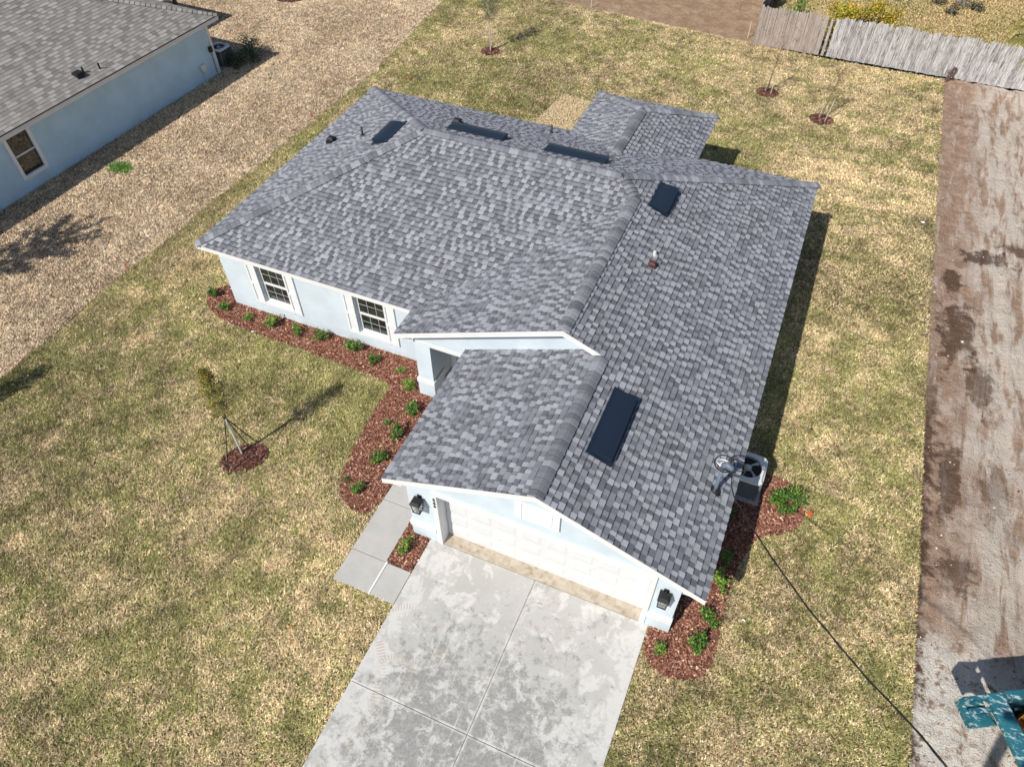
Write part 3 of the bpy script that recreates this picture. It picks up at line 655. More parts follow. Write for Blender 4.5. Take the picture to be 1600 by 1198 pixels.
# ------------------------------------------------------------------ air conditioner
M_ACW = plain('enamel_light_grey', (.70, .71, .70), .4, .05, 6); M_ACG = plain('enamel_dark_grey', (.16, .17, .18), .5, .1); M_SLAT = plain('condenser_slat', (.20, .21, .22), .5, .1); M_ACD = plain('condenser_fins', (.03, .034, .038), .5, .3, 30)
M_PAD = plain('equipment_pad', (.42, .41, .39), .9, .15)
def ac_unit(x0, x1, y0, y1, h, label, parent_rot=0.):
    cx, cy = (x0+x1)/2, (y0+y1)/2; a, b = (x1-x0)/2, (y1-y0)/2
    t = tag(empty('air_conditioner', (cx, cy, 0), parent_rot), label, 'air conditioner')
    MB().box(-a-.08, a+.08, -b-.08, b+.08, 0, .07).obj('pad', M_PAD, t)
    MB().box(-a+.04, a-.04, -b+.04, b-.04, .07, h-.06).obj('coil', M_ACD, t)
    for sx in (-1, 1):
        for sy in (-1, 1): MB().box(sx*a-.05*(sx > 0), sx*a+.05*(sx < 0), sy*b-.05*(sy > 0), sy*b+.05*(sy < 0), .07, h-.055).obj('corner_post', M_ACG, t)
    for k in range(int((h-.2)/.045)):
        z = .12+k*.045
        MB().box(-a+.05, a-.05, -b+.012, -b+.03, z, z+.018).obj('slat', M_SLAT, t)
        MB().box(a-.03, a-.012, -b+.05, b-.05, z, z+.018).obj('slat', M_SLAT, t)
    # top lid with round fan opening
    n = 32; R = min(a, b)*.80; V = []; F = []
    def rr(th):                                   # rounded square outline
        c, s_ = math.cos(th), math.sin(th); k = (abs(c)**8+abs(s_)**8)**(-1/8); return (c*k*(a+.015), s_*k*(b+.015))
    for i in range(n):
        th = 2*math.pi*(i+.5)/n; ox, oy = rr(th)
        V += [(ox, oy, h-.055), (ox, oy, h-.01), (ox*.97, oy*.97, h), (R*math.cos(th), R*math.sin(th), h+.012), (R*.97*math.cos(th), R*.97*math.sin(th), h-.06)]
    for i in range(n):
        j = (i+1) % n; F += [(i*5+k, j*5+k, j*5+k+1, i*5+k+1) for k in range(4)]
    MB().add(V, F).obj('lid', M_ACW, t, False)
    MB().cyl(0, 0, h-.30, h-.28, R*.99, 24).obj('shroud', M_BLACK, t)
    f = MB()
    for k in range(4):
        th = k*math.pi/2+.5; c, s_ = math.cos(th), math.sin(th); pr = lambda r, w, z: (c*r-s_*w, s_*r+c*w, z)
        f.add([pr(.07, -.07, h-.09), pr(R*.9, -.17, h-.10), pr(R*.92, .14, h-.04), pr(.07, .07, h-.05)], [(0, 1, 2, 3)])
    f.cyl(0, 0, h-.2, h-.03, .10, 12); f.obj('fan', M_ACW, t)
    gr_ = MB()
    for q in (.3, .45, .6, .75, .9): gr_.tube([(R*q*math.cos(2*math.pi*i/20), R*q*math.sin(2*math.pi*i/20), h+.006) for i in range(21)], .004, 4, False)
    for k in range(8): th = k*math.pi/4+.2; gr_.tube([(.06*math.cos(th), .06*math.sin(th), h+.012), (R*math.cos(th), R*math.sin(th), h+.008)], .004, 4)
    gr_.obj('fan_guard', M_BLACK, t)
    return t
ac_unit(3.38, 4.22, 4.07, 4.95, .80, 'pale air conditioner on pad under the right eave beside mulch bed')

# ------------------------------------------------------------------ service mast and overhead cable
M_GALV = plain('galvanised_pipe', (.13, .17, .22), .55, .15, 20); M_CABLE = plain('black_cable', (.02, .02, .02), .6); M_WWIRE = plain('white_wire', (.75, .75, .73), .5)
zb = zr_('R', 3.12, 2.2)
SMt = tag(empty('service_mast', (3.12, 2.2, zb)), 'electrical service mast with looped wires on the right roof edge', 'service mast')
MB().tube([(0, 0, -.6), (0, 0, .86)], .042, 12).obj('pipe', M_GALV, SMt, True)
MB().tube([(0, 0, -.05), (0, 0, .05), (0, 0, .10)], [.15, .09, .048], 12).obj('boot', M_BLACK, SMt, True)
MB().tube([(0, 0, .82), (0, 0, .93), (.05, -.02, 1.0), (.15, -.04, .97), (.19, -.05, .9)], [.055, .065, .07, .065, .03], 10).obj('weatherhead', M_GALV, SMt, True)
MB().tube([(-.2, .15, .55), (-.03, .02, .6), (.0, 0, .6)], .012, 6).obj('bracket', M_GALV, SMt)
def loop(c, r, tilt, ph, rad, mat, n=22, turns=1.0):
    pts = []
    for i in range(n+1):
        th = ph+2*math.pi*turns*i/n; pts.append((c[0]+r*math.cos(th), c[1]+r*math.sin(th)*.85, c[2]+math.sin(th)*tilt))
    MB().tube(pts, rad, 6).obj('drip_loop', mat, SMt, True)
loop((.0, .10, .86), .20, .06, .3, .014, M_CABLE); loop((-.02, .12, .84), .14, -.05, 1., .014, M_WWIRE, turns=1.2); loop((.26, .1, .85), .17, .08, 2.2, .012, M_CABLE, turns=.8)
MB().tube([(-.09, .04, .82), (-.02, .1, .86), (.03, .12, .84)], [.03, .045, .02], 8).obj('wire_knob', M_WWIRE, SMt, True)
# cable up to a pole by the road
MB().tube([(.16, -.04, .92), (.2, .02, .72), (.26, -.1, .52), (.36, -.30, .46), (.47, -.6, .63)], .013, 6).obj('lead_wire', M_CABLE, SMt, True)
A0 = Vector((3.55, 1.66, 3.18)); A1 = Vector((6.9, -5.3, 7.9))
pts = [(3.58, 1.64, zb+.63)]
for (x, y, z) in ((4.01, .44, 4.09), (4.62, -1.15, 5.34), (5.02, -1.95, 5.96), (5.40, -2.5, 6.3), (5.78, -2.98, 6.62), (6.08, -3.5, 7.0), (6.5, -4.3, 7.5), (7.4, -6.0, 8.3)): pts.append((x, y, z))
def catmull(P, n=8):
    P = [Vector(p) for p in P]; P = [P[0]*2-P[1]]+P+[P[-1]*2-P[-2]]; o = []
    for i in range(1, len(P)-2):
        for k in range(n):
            t = k/n; o.append(.5*((2*P[i])+(P[i+1]-P[i-1])*t+(2*P[i-1]-5*P[i]+4*P[i+1]-P[i+2])*t*t+(3*P[i]-P[i-1]-3*P[i+1]+P[i+2])*t**3))
    return o+[P[-2]]
cp = catmull(pts); cb = MB().tube(cp, .012, 6)
tw = []
for i, p in enumerate(cp): tw.append(p+Vector((math.cos(i*.9)*.016, 0, math.sin(i*.9)*.016)))
cb.tube(tw, .008, 5)
tag(cb.obj('service_cable', M_CABLE, None, True), 'black overhead cable running from roof mast across the right lawn', 'cable')
up = tag(empty('utility_pole', (7.4, -6.1, 0)), 'tall wooden utility pole holding the far end of the cable', 'utility pole')
MB().tube([(0, 0, -.3), (0, 0, 9.2)], [.15, .11], 12).obj('pole', M_BARKD, up, True); MB().box(-.7, .7, -.05, .05, 8.5, 8.62).obj('crossarm', M_BARKD, up)

# ================================================================== NEIGHBOUR'S HOUSE
TH = math.atan2(-.047, .9989)
NB = tag(empty('neighbour_house', (-22.85, 17.53, 0), TH), 'neighbouring blue house with weathered brown shingle roof and white trim', 'house')
nx1, ny1, nze = .45, .40, 2.5; nx0, ny0 = -9.65, -17.; nh = (nx1-nx0)/2; nxm = (nx1+nx0)/2
m = MB(); wA, wB, wz0, wz1 = -10.40, -9.55, .62, 2.08
m.box(-.2, 0, ny0+.5, wA, 0, nze+.1); m.box(-.2, 0, wA, wB, 0, wz0); m.box(-.2, 0, wA, wB, wz1, nze+.1); m.box(-.2, 0, wB, 0, 0, nze+.1)
m.box(nx0+.45, -.2, -.2, 0, 0, nze+.1); m.box(nx0+.45, nx0+.65, ny0+.5, -.2, 0, nze+.1); m.box(nx0+.65, -.2, ny0+.5, ny0+.7, 0, nze+.1)
m.obj('wall', M_NWALL, NB)
NR = [('R', [(nx1, ny0), (nx1, ny1), (nxm, ny1-nh), (nxm, ny0+nh)], (nze+s*nx1, -s, 0)),
      ('B', [(nx0, ny1), (nxm, ny1-nh), (nx1, ny1)], (nze+s*ny1, 0, -s)),
      ('L', [(nx0, ny0), (nxm, ny0+nh), (nxm, ny1-nh), (nx0, ny1)], (nze-s*nx0, s, 0)),
      ('F', [(nx0, ny0), (nx1, ny0), (nxm, ny0+nh)], (nze-s*ny0, 0, s))]
dk = MB(); V = []; F = []; tn = []
for f, poly, co in NR:
    P = [(x, y, co[0]+co[1]*x+co[2]*y-.006) for x, y in poly]; dk.add(P, [tuple(range(len(P)))])
    for t in tabs_for(f, poly, co, e=.155, wid=[.2, .27, .33, .4], T=(.013, .009)):
        k = len(V); V += tab_geo(t); F += [tuple(j+k for j in q) for q in TABF]; tn += [t[11]*.9+.05]*6
NROOF = dk.obj('roof', M_DECK, NB)
tag(obj('shingle_courses', V, F, M_SHN, NROOF, attrs={'tone': tn}), kind='stuff')
_c = caps; caps = []
cap_line((nx1, ny1, nze), (nxm, ny1-nh, nze+s*nh), 'B', 'R', .2); cap_line((nxm, ny1-nh, nze+s*nh), (nxm, ny0+nh, nze+s*nh), 'L', 'R', .2); cap_line((nx0, ny1, nze), (nxm, ny1-nh, nze+s*nh), 'L', 'B', .2)
for me, P, tone in caps:
    me.materials[0] = M_SHN; o = link('ridge_cap', me, NROOF); o.location = P; o['tone'] = tone
def nfascia(x0, x1, y0, y1, nm):
    MB().box(x0, x1, y0, y1, nze-.2, nze-.035).obj('fascia', M_WHITE, NB)
    e = .012; MB().box(x0-(e if x1-x0 > 1 or nm == 'E' else 0), x1+e, y0, y1+e, nze-.033, nze-.004).obj('drip_edge', M_DRIP, NB)
nfascia(nx1-.04, nx1, ny0, ny1, 'E'); nfascia(nx0, nx1-.05, ny1-.04, ny1, 'N'); nfascia(nx0, nx0+.04, ny0, ny1-.06, 'W')
MB().box(nx0+.05, nx1-.05, ny0+.05, ny1-.05, nze-.19, nze-.17).obj('soffit', M_WHITE, NB)
MB().box(-.004, .03, -.10, .03, 0, nze-.19).obj('corner_board', M_WHITE, NB); MB().box(-.1, -.006, .003, .03, 0, nze-.19).obj('corner_board', M_WHITE, NB)
w = MB(); fw = .13
w.box(.004, .04, wA-fw, wA, wz0-fw, wz1+fw); w.box(.004, .04, wB, wB+fw, wz0-fw, wz1+fw); w.box(.004, .04, wA, wB, wz1, wz1+fw); w.box(.004, .045, wA, wB, wz0-fw, wz0)
M_NTRIM = plain('cool_white_paint', (.84, .86, .88), .5, .03)
NW = w.obj('window', M_NTRIM, NB); zc = (wz0+wz1)/2
MB().box(-.06, -.01, wA, wB, zc-.03, zc+.03).obj('meeting_rail', M_WHITE, NW)
for z0, z1 in ((wz0, zc-.03), (zc+.03, wz1)): MB().box(-.055, -.045, wA, wB, z0, z1).obj('pane', M_GLASS, NW)
MB().box(.003, .12, -1.06, -.80, .48, .78).obj('meter_box', M_ACW, NB, bevel=.02); MB().tube([(.05, -.93, .48), (.05, -.93, .0)], .03, 8).obj('conduit', M_WHITE, NB)
MB().box(.003, .1, -.28, -.12, 1.05, 1.28).obj('disconnect_box', M_BLACK, NB); MB().tube([(.03, -.2, 1.05), (.03, -.2, .1)], .012, 6).obj('conduit', M_BLACK, NB)
for (x, y, k) in ((-.1, -6.6, 1), (-.62+.5, -6.35, 0), (.05, -5.75, 0), (-5.7, -3.2, 1), (-1.7, -9.2, 0)):
    x = min(x, .2); zz = nze+s*(nx1-x) if x > nxm else nze+s*(x-nx0)
    b = MB()
    if k: b.box(x-.17, x+.13, y-.15, y+.15, zz-.05, zz+.15)
    else: b.cyl(x, y, zz-.05, zz+.22, .035, 8)
    b.obj('roof_cap' if k else 'vent_pipe', M_BLACK, NROOF)
# low rear porch that throws the second notch of shade
m = MB(); m.box(-9.0, -4.4, ny1-.02, 2.9, 2.42, 2.5); m.obj('porch_roof', M_SHN, NB)
for x in (-8.8, -4.6): MB().box(x-.07, x+.07, 2.6, 2.74, 0, 2.42).obj('porch_post', M_BARKD, NB)
def nbw(x, y): c, s_ = math.cos(TH), math.sin(TH); return (-22.85+c*x-s_*y, 17.53+s_*x+c*y)
q = nbw(-.45, .75); ac_unit(q[0]-.38, q[0]+.38, q[1]-.38, q[1]+.38, .82, 'grey air conditioner in the shade behind the neighbouring house corner', TH)

# ================================================================== BEDS, MULCH, SHRUBS
BED1 = smooth_loop([(-12.2, 5.2), (-12.5, 5.6), (-13.2, 5.65), (-13.55, 5.1), (-13.2, 4.55), (-12.4, 4.22), (-11.3, 4.12), (-9.8, 4.15), (-8, 4.08), (-6.4, 4.0), (-6.05, 3.85), (-6.12, 3.3), (-6.02, 2.4), (-5.9, 1.4), (-5.75, .6), (-5.4, .08), (-4.9, -.10), (-4.45, -.02), (-4.42, 1.5), (-4.42, 4.1), (-5.0, 4.15), (-5.0, 5.3)], 2)
BED2 = [(-3.46, .6), (-3.44, -.98), (-2.80, -.98), (-2.80, -.03), (-3.20, -.03), (-3.22, .6)]
BED3 = smooth_loop([(2.72, -.05), (2.70, -.6), (3.0, -.9), (3.5, -.98), (4.0, -.75), (4.2, -.25), (4.12, .6), (4.12, 1.6), (4.25, 2.5), (4.5, 3.2), (5.1, 3.5), (5.45, 4.0), (5.35, 4.7), (4.95, 5.05), (4.3, 5.1), (3.1, 5.1), (3.1, 0), (2.75, 0)], 1)
RINGS = [(-8.42, .16, .62, .42, .75), (-12.28, 24.32, .45, .42, 0), (.66, 25.4, .48, .42, 0), (3.15, 23.95, .5, .42, 0), (-24.9, 26.0, .85, .7, 0)]
M_MULCH = m_thatch('mulch_soil', lin(52, 32, 26), lin(95, 62, 50), lin(75, 48, 38))
def ring_poly(r, n=22): return [(r[0]+math.cos(a)*r[2]*k*math.cos(r[4])-math.sin(a)*r[3]*k*math.sin(r[4]), r[1]+math.cos(a)*r[2]*k*math.sin(r[4])+math.sin(a)*r[3]*k*math.cos(r[4])) for a, k in ((2*math.pi*i/n, 1+.07*math.sin(3.1*i)) for i in range(n))]
beds = [('front and walkway', BED1, 2300), ('garage corner', BED2, 2600), ('right side', BED3, 2300)]+[('ring', ring_poly(r), 1800) for r in RINGS]
def chips(name, poly, dens, zb_, lab):
    P = np.array(poly); a, b = P.min(0), P.max(0); n = int((b-a).prod()*dens)
    x = rng.uniform(a[0], b[0], n); y = rng.uniform(a[1], b[1], n); k = inpoly(x, y, poly); x, y = x[k], y[k]; n = len(x)
    th = rng.uniform(0, 6.283, n); L = rng.uniform(.02, .052, n); w = rng.uniform(.007, .017, n); tz = rng.uniform(-.018, .018, n); rz = rng.uniform(-.010, .010, n)
    z = zb_+rng.uniform(.008, .032, n)+.025*fbm(x, y, 3, 5); c, s_ = np.cos(th), np.sin(th)
    V = np.stack([np.stack([x+c*L*i-s_*w*j, y+s_*L*i+c*w*j, z+tz*i+rz*j], -1) for i, j in ((-1, -1), (1, -.7), (1, 1), (-1, .8))], 1).reshape(-1, 3)
    F = np.arange(n*4).reshape(-1, 4)
    base = np.array([lin(132, 86, 70), lin(106, 64, 53), lin(158, 110, 91), lin(78, 50, 43), lin(196, 154, 130), lin(222, 190, 166)])
    col = base[rng.choice(6, n, p=[.30, .20, .26, .10, .10, .04])]*rng.uniform(.85, 1.3, (n, 1))
    if 'ring' in lab: col = col*np.array([.62, .60, .66])
    o = obj(name, V, F, M_CHIP, attrs={'col': np.repeat(col, 4, 0)}); tag(o, lab, 'mulch', kind='stuff')
for i, (nm, poly, d) in enumerate(beds):
    sheet('mulch_bed', poly, .006 if i < 3 else .008, M_MULCH)
    chips('bark_mulch', poly, d, .004, ['red brown bark mulch along the front wall and walkway', 'red brown bark mulch in small bed left of garage', 'red brown bark mulch beside the right house wall',
          'bark mulch ring round the staked front lawn tree', 'bark mulch ring round the tree behind the house', 'bark mulch ring of the left twin rear sapling', 'bark mulch ring of the right twin rear sapling', 'dark mulch ring behind the neighbouring house'][i])

def leaves(n, pos, size, cols, p, flat=.5, up=.3):
    """n leaves around positions pos(n)->(n,3); kite quads"""
    P = pos(n); th = rng.uniform(0, 6.283, n); el = rng.normal(up, flat, n)
    d = np.stack([np.cos(th)*np.cos(el), np.sin(th)*np.cos(el), np.sin(el)], -1); r = np.stack([-np.sin(th), np.cos(th), rng.normal(0, .4, n)], -1)
    L = size*rng.uniform(.6, 1.3, (n, 1)); w = L*rng.uniform(.32, .5, (n, 1))
    V = np.stack([P, P+d*L*.5+r*w*.5, P+d*L, P+d*L*.5-r*w*.5], 1).reshape(-1, 3)
    cc = np.array(cols)[rng.choice(len(cols), n, p=p)]*rng.uniform(.7, 1.3, (n, 1))
    return V, np.arange(n*4).reshape(-1, 4), np.repeat(cc, 4, 0)
GRN = [lin(72, 108, 40), lin(96, 136, 46), lin(126, 162, 62), lin(50, 76, 32), lin(158, 170, 76)]
def shrub_mesh(kind):
    def pos(n):
        nb = 14 if kind != 'big' else 40; th = rng.uniform(0, 6.283, nb); r = np.sqrt(rng.uniform(0, 1, nb)); R = .24 if kind != 'big' else .38
        tip = np.stack([np.cos(th)*r*R, np.sin(th)*r*R*(1 if kind != 'big' else 1.5), .16+.18*(1-r*r)+rng.uniform(-.04, .05, nb)], -1)
        k = rng.integers(0, nb, n); q = rng.uniform(.25, 1, (n, 1))**.7
        return tip[k]*q+rng.normal(0, .022, (n, 3))+np.array([0, 0, .01])
    cols, p = {'a': (GRN, [.3, .3, .15, .2, .05]), 'b': (GRN, [.15, .3, .3, .1, .15]), 'c': (GRN, [.35, .25, .08, .3, .02]), 'big': (GRN, [.35, .3, .15, .2, .0])}[kind]
    V, F, cc = leaves(520 if kind != 'big' else 1900, pos, .058 if kind != 'big' else .062, cols, p, .5, .35)
    V[:, 2] = np.maximum(V[:, 2], .0)
    return mesh('foliage', V, F, M_LEAF, attrs={'col': cc})
SHR = {k: [shrub_mesh(k), shrub_mesh(k)] for k in 'abc'}; SHR['big'] = [shrub_mesh('big')]
sm_ = MB()
for k in range(5): a = k*1.26; sm_.tube([(0, 0, -.02), (.05*math.cos(a), .05*math.sin(a), .1), (.11*math.cos(a), .11*math.sin(a), .2)], [.007, .005, .003], 4)
STEM = mesh('stem', sm_.V, sm_.F, M_BARKD)
def shrub(x, y, sc, k, label, group):
    t = tag(empty('shrub', (x, y, .018), random.uniform(0, 6.28)), label, 'shrub', group); t.scale = (sc*random.uniform(.82, 1.22), sc*random.uniform(.82, 1.22), sc*random.uniform(.8, 1.25))
    link('foliage', random.choice(SHR[k]), t); link('stem', STEM, t)
ordn = ['first', 'second', 'third', 'fourth', 'fifth', 'sixth', 'seventh', 'eighth', 'ninth']
row = [(-13.24, 4.97, 1.0, 'c'), (-12.47, 4.58, 1.05, 'a'), (-11.53, 4.55, .8, 'b'), (-10.66, 4.62, 1.05, 'b'), (-9.79, 4.6, 1.0, 'a'), (-8.97, 4.64, 1.0, 'a'), (-7.84, 4.66, 1.25, 'a'), (-7.03, 4.5, .9, 'c'), (-6.11, 4.45, .62, 'b')]
for i, (x, y, sc, k) in enumerate(row): shrub(x, y, sc, k, f'low green shrub, {ordn[i]} from the left in the bed under the front windows', 'shrubs under the front windows')
wkr = [(-5.58, 4.05, .95, 'b', 'shrub at the inner corner of the bed beside the entry pier'), (-5.08, 3.3, 1.05, 'a', 'shrub just in front of the entry pier foot'), (-5.52, 2.62, .55, 'b', 'tiny pale shrub beside the lawn halfway along the walkway bed'),
       (-5.02, 2.35, 1.05, 'c', 'dark shrub halfway along the walkway bed close to garage eave'), (-5.1, 1.44, .95, 'a', 'shrub in the walkway bed, second from its front end'), (-5.11, .44, .9, 'a', 'shrub at the rounded front end of the walkway bed'), (-5.55, .62, .4, 'c', 'tiny dark shrub at lawn edge by the walkway bed front end')]
for x, y, sc, k, l in wkr: shrub(x, y, sc, k, 'green '+l, 'shrubs along the walkway bed')
shrub(-3.2, -.5, 1.0, 'b', 'lone yellow green shrub in the small bed left of garage', 'shrubs by the garage')
rrow = [(4.95, 4.35, 1.15, 'big', 'largest dense green shrub spreading at the mulch edge beside air conditioner'), (3.92, 2.2, .85, 'a', 'green shrub right of the garage roof nearest the dark shade'), (3.9, 1.55, 1.1, 'b', 'bright green shrub beside garage wall, second from the shade'),
        (3.83, .58, 1.05, 'a', 'green shrub just beyond the garage roof front corner'), (3.78, -.12, 1.15, 'a', 'broad green shrub at the outer front of the right bed'), (3.02, -.5, .75, 'b', 'small pale green shrub nearest the driveway in right bed'), (3.72, 3.4, .9, 'c', 'dark shaded shrub in front of the air conditioner')]
for x, y, sc, k, l in rrow: shrub(x, y, sc, k, l, 'shrubs in the right side bed')

# red blooms: tiny flowers showing in the beds
# ------------------------------------------------------------------ trees
def tree(name, x, y, h, r0, crown, n, size, cols, p, label, group=None, bark=M_BARK, twigs=14, lean=(0, 0), c0=.45):
    t = tag(empty(name, (x, y, 0)), label, 'tree', group)
    tip = (lean[0], lean[1], h)
    MB().tube([(0, 0, -.05), (lean[0]*.3, lean[1]*.3, h*.35), (lean[0]*.6+.02, lean[1]*.6, h*.7), tip], [r0, r0*.8, r0*.5, r0*.15], 7).obj('trunk', bark, t, True)
    b = MB(); ends = []
    for k in range(twigs):
        q = c0+(1-c0)*(k+.5)/twigs; a = k*2.4; R = crown(q); p0 = Vector((lean[0]*q, lean[1]*q, h*q*.97)); p2 = p0+Vector((R*math.cos(a), R*math.sin(a), R*.9+.08)); pm = (p0+p2)/2+Vector((random.uniform(-.04, .04), random.uniform(-.04, .04), -.03))
        b.tube([p0, pm, p2], [r0*.32, r0*.22, r0*.1], 4); ends.append((p0, pm, p2))
    b.obj('branches', bark, t)
    if n:
        E = np.array([[tuple(v) for v in e] for e in ends])
        def pos(m):
            k = rng.integers(0, len(E), m); q = rng.uniform(.2, 1.1, (m, 1)); return np.where(q < .5, E[k, 0]+(E[k, 1]-E[k, 0])*q*2, E[k, 1]+(E[k, 2]-E[k, 1])*(q*2-1))+rng.normal(0, .055, (m, 3))
        V, F, cc = leaves(n, pos, size, cols, p); obj('crown', V, F, M_LEAF, t, attrs={'col': cc})
    return t
YG = [lin(128, 124, 40), lin(160, 145, 48), lin(92, 98, 40), lin(70, 78, 36), lin(150, 112, 42)]
t = tree('young_tree', -8.6, .27, 3.35, .028, lambda q: max(.02, .27*(1-((q-.56)/.46)**2)+.02), 2900, .054, YG, [.3, .22, .22, .16, .1], 'slim yellow green young tree with tripod straps on the front lawn', twigs=30, c0=.46)
for ex, ey in ((.12, -.7), (.18, .44), (.62, -.02)):
    MB().tube([(0, 0, 1.52), (ex, ey, .03)], .014, 5).obj('strap', M_BLACK, t); MB().tube([(ex, ey, -.1), (ex, ey, .1)], .025, 5).obj('peg', M_BARKD, t)
MB().tube([(.03, -.02, 0), (.03, -.02, 1.5)], .022, 8).obj('stake', M_WHITE, t)
MB().tube([(0, 0, 1.47), (0, 0, 1.57)], .05, 8).obj('tie', M_BLACK, t)
OG = [lin(88, 98, 62), lin(112, 120, 80), lin(64, 76, 48)]
t = tree('young_tree', -12.31, 24.35, 3.3, .032, lambda q: .38*(1-((q-.7)/.5)**2)+.05, 2600, .06, OG, [.4, .3, .3], 'slim green young tree with pale trunk behind the house', twigs=26, c0=.42)
MB().tube([(.05, -.03, 0), (.05, -.03, 1.15)], .03, 7).obj('stake', M_STAKE, t)
RG = [lin(140, 112, 80), lin(120, 82, 60), lin(160, 140, 95)]
for x, y, l, ln in ((.60, 25.45, 'nearly bare sapling with two pale stakes, left of the rear pair', (.15, .1)), (3.10, 24.0, 'nearly bare leaning sapling with pale stakes, right of the rear pair', (.3, .25))):
    t = tree('sapling', x, y, 2.3, .028, lambda q: .40*(q-.3)+.05, 300, .05, RG, [.4, .4, .2], l, 'saplings on the rear lawn', bark=M_TWIG, twigs=16, c0=.5, lean=ln)
    MB().tube([(.2, -.2, 0), (.2+ln[0]*.4, -.2+ln[1]*.4, 1.0)], .016, 6).obj('stake', M_STAKE, t); MB().tube([(-.06, .02, 0), (-.02, .04, .8)], .014, 6).obj('stake', M_STAKE, t)
# trees just outside the left of the view whose shade reaches into it
t = tree('young_tree', -17.0, -2.75, 3.4, .03, lambda q: .28*(1-((q-.7)/.5)**2)+.05, 3000, .07, YG, [.3, .2, .3, .2, 0], 'young tree left of view casting small shade on lawn', twigs=26)
t = tree('street_tree', -22.0, .6, 5.2, .09, lambda q: 1.0*(1-((q-.72)/.5)**2)+.15, 4200, .15, GRN, [.3, .3, .1, .3, 0], 'leafy tree left of view casting shade beside neighbouring house', twigs=26, c0=.45)
# bushes beyond the fence
def bush(name, x, y, R, h, n, size, cols, p, label):
    t = tag(empty(name, (x, y, 0)), label, 'bush')
    cl = rng.normal(0, 1, (60, 3)); cl /= np.linalg.norm(cl, axis=1)[:, None]; cl *= rng.uniform(.55, 1, (60, 1)); cl[:, 2] = np.abs(cl[:, 2])
    cl = cl*np.array([R, R*.8, h])*.9+np.array([0, 0, .1])
    pos = lambda m: cl[rng.integers(0, 60, m)]+rng.normal(0, .15*min(1, R), (m, 3))
    V, F, cc = leaves(n, pos, size, cols, p); V[:, 2] = np.maximum(V[:, 2], 0); obj('foliage', V, F, M_LEAF, t, attrs={'col': cc})
    b = MB()
    for k in range(0, 60, 4): b.tube([(0, 0, -.05), tuple(cl[k]*.5+np.array([0, 0, .15])), tuple(cl[k])], [.035, .02, .008], 5)
    b.obj('branches', M_BARK, t)
YB = [lin(205, 160, 40), lin(190, 178, 58), lin(128, 140, 48), lin(80, 100, 40), lin(150, 120, 50)]
bush('yellow_bush', 3.55, 31.9, 2.1, 2.55, 12000, .12, YB, [.3, .26, .2, .14, .1], 'large yellow and green bush behind the wooden fence')
bush('green_bush', 0.75, 31.1, .85, 2.25, 2600, .12, GRN, [.3, .35, .2, .15, 0], 'bright green bush behind the left end of the fence')
WD = [lin(62, 62, 40), lin(80, 76, 50), lin(48, 50, 34)]  # dark colours of low clumps that stand in for shadows on the ground
for i, (x, y, r) in enumerate(((7.15, 38.5, .5), (8.3, 38.6, .75), (9.0, 38.3, .45), (7.8, 37.3, .4))): bush('shadow_clump', x, y, r, .35, 380, .09, WD, [.4, .3, .3], 'dark weed clump standing in for a shadow in the far yard, '+['leftmost of four', 'largest of four', 'rightmost of four', 'nearest the fence of four'][i])
for i, (px, py) in enumerate(((.25, .75), (.45, 1.45), (.1, 2.1))):
    q = nbw(px, py); bush('dark_bush', q[0], q[1], .42+.16*i, .6+.16*i, 1000, .09, [lin(58, 76, 44), lin(80, 98, 56), lin(44, 56, 34)], [.4, .3, .3], ['smallest', 'middle', 'largest'][i]+' dark bush in shade behind the neighbouring house')
# fan palm at the right end of the fence
PL = tag(empty('fan_palm', (10.75, 31.0, 0)), 'fan palm with drooping yellow green fronds behind the fence', 'palm')
MB().tube([(0, 0, -.1), (0, 0, 1.0), (.03, 0, 1.95)], [.16, .14, .12], 10).obj('trunk', M_BARKD, PL, True)
for k in range(16):
    a = k*2.4; el = .9-k*.085; d = Vector((math.cos(a)*math.cos(el), math.sin(a)*math.cos(el), math.sin(el))); b0 = Vector((.03, 0, 1.95)); e = b0+d*.75
    sd_ = d.cross(Vector((0, 0, 1))).normalized(); V = []; F = []; cc = []
    for i in range(22):
        f = (i/21-.5)*2.5; dd = (d*math.cos(f)+sd_*math.sin(f)); w = .018; tip = e+dd*.75+Vector((0, 0, -.38-.15*abs(f))); md = e+dd*.42+Vector((0, 0, -.06)); n_ = dd.cross(Vector((0, 0, 1))).normalized()*w
        j = len(V); V += [e, md+n_, tip, md-n_]; F.append((j, j+1, j+2, j+3)); c = random.choice((lin(112, 122, 50), lin(150, 140, 62), lin(86, 98, 42), lin(196, 172, 92))); cc += [c]*4
    MB().tube([b0, e], [.025, .012], 5).obj('stalk', M_BARK, PL); obj('frond', V, F, M_LEAF, PL, attrs={'col': np.array(cc)})

# ------------------------------------------------------------------ wooden fence
def m_fence():
    t = NT('weathered_wood', .9, .15); pv = t.vmul(t.p, sc=(9, 9, .55)); g_ = t.noise(5, 6, .7, pv); n2 = t.noise(2.2, 5, .7); lic = t.noise(11, 5, .75); x, y, z = t.xyz()
    tone = t.attr('tone', 'OBJECT')[2]
    c = t.mix(t.ramp(g_, .36, .60), lin(96, 91, 90), lin(204, 202, 201)); c = t.mix(t.math('MULTIPLY', t.ramp(tone, .2, 1), .32), c, lin(206, 204, 202)); c = t.mix(t.math('MULTIPLY', t.ramp(tone, .35, 0.), .4), c, lin(120, 112, 108))
    warm = t.math('MULTIPLY', t.ramp(x, 2.6, 1.9), .6); c = t.mix(warm, c, lin(158, 138, 124))
    c = t.mix(t.math('MULTIPLY', t.ramp(lic, .58, .68), .55), c, lin(222, 222, 216)); c = t.mix(t.math('MULTIPLY', t.ramp(n2, .54, .7), .6), c, lin(96, 86, 80))
    t.bump(g_, .6, .01); return t.col(c)
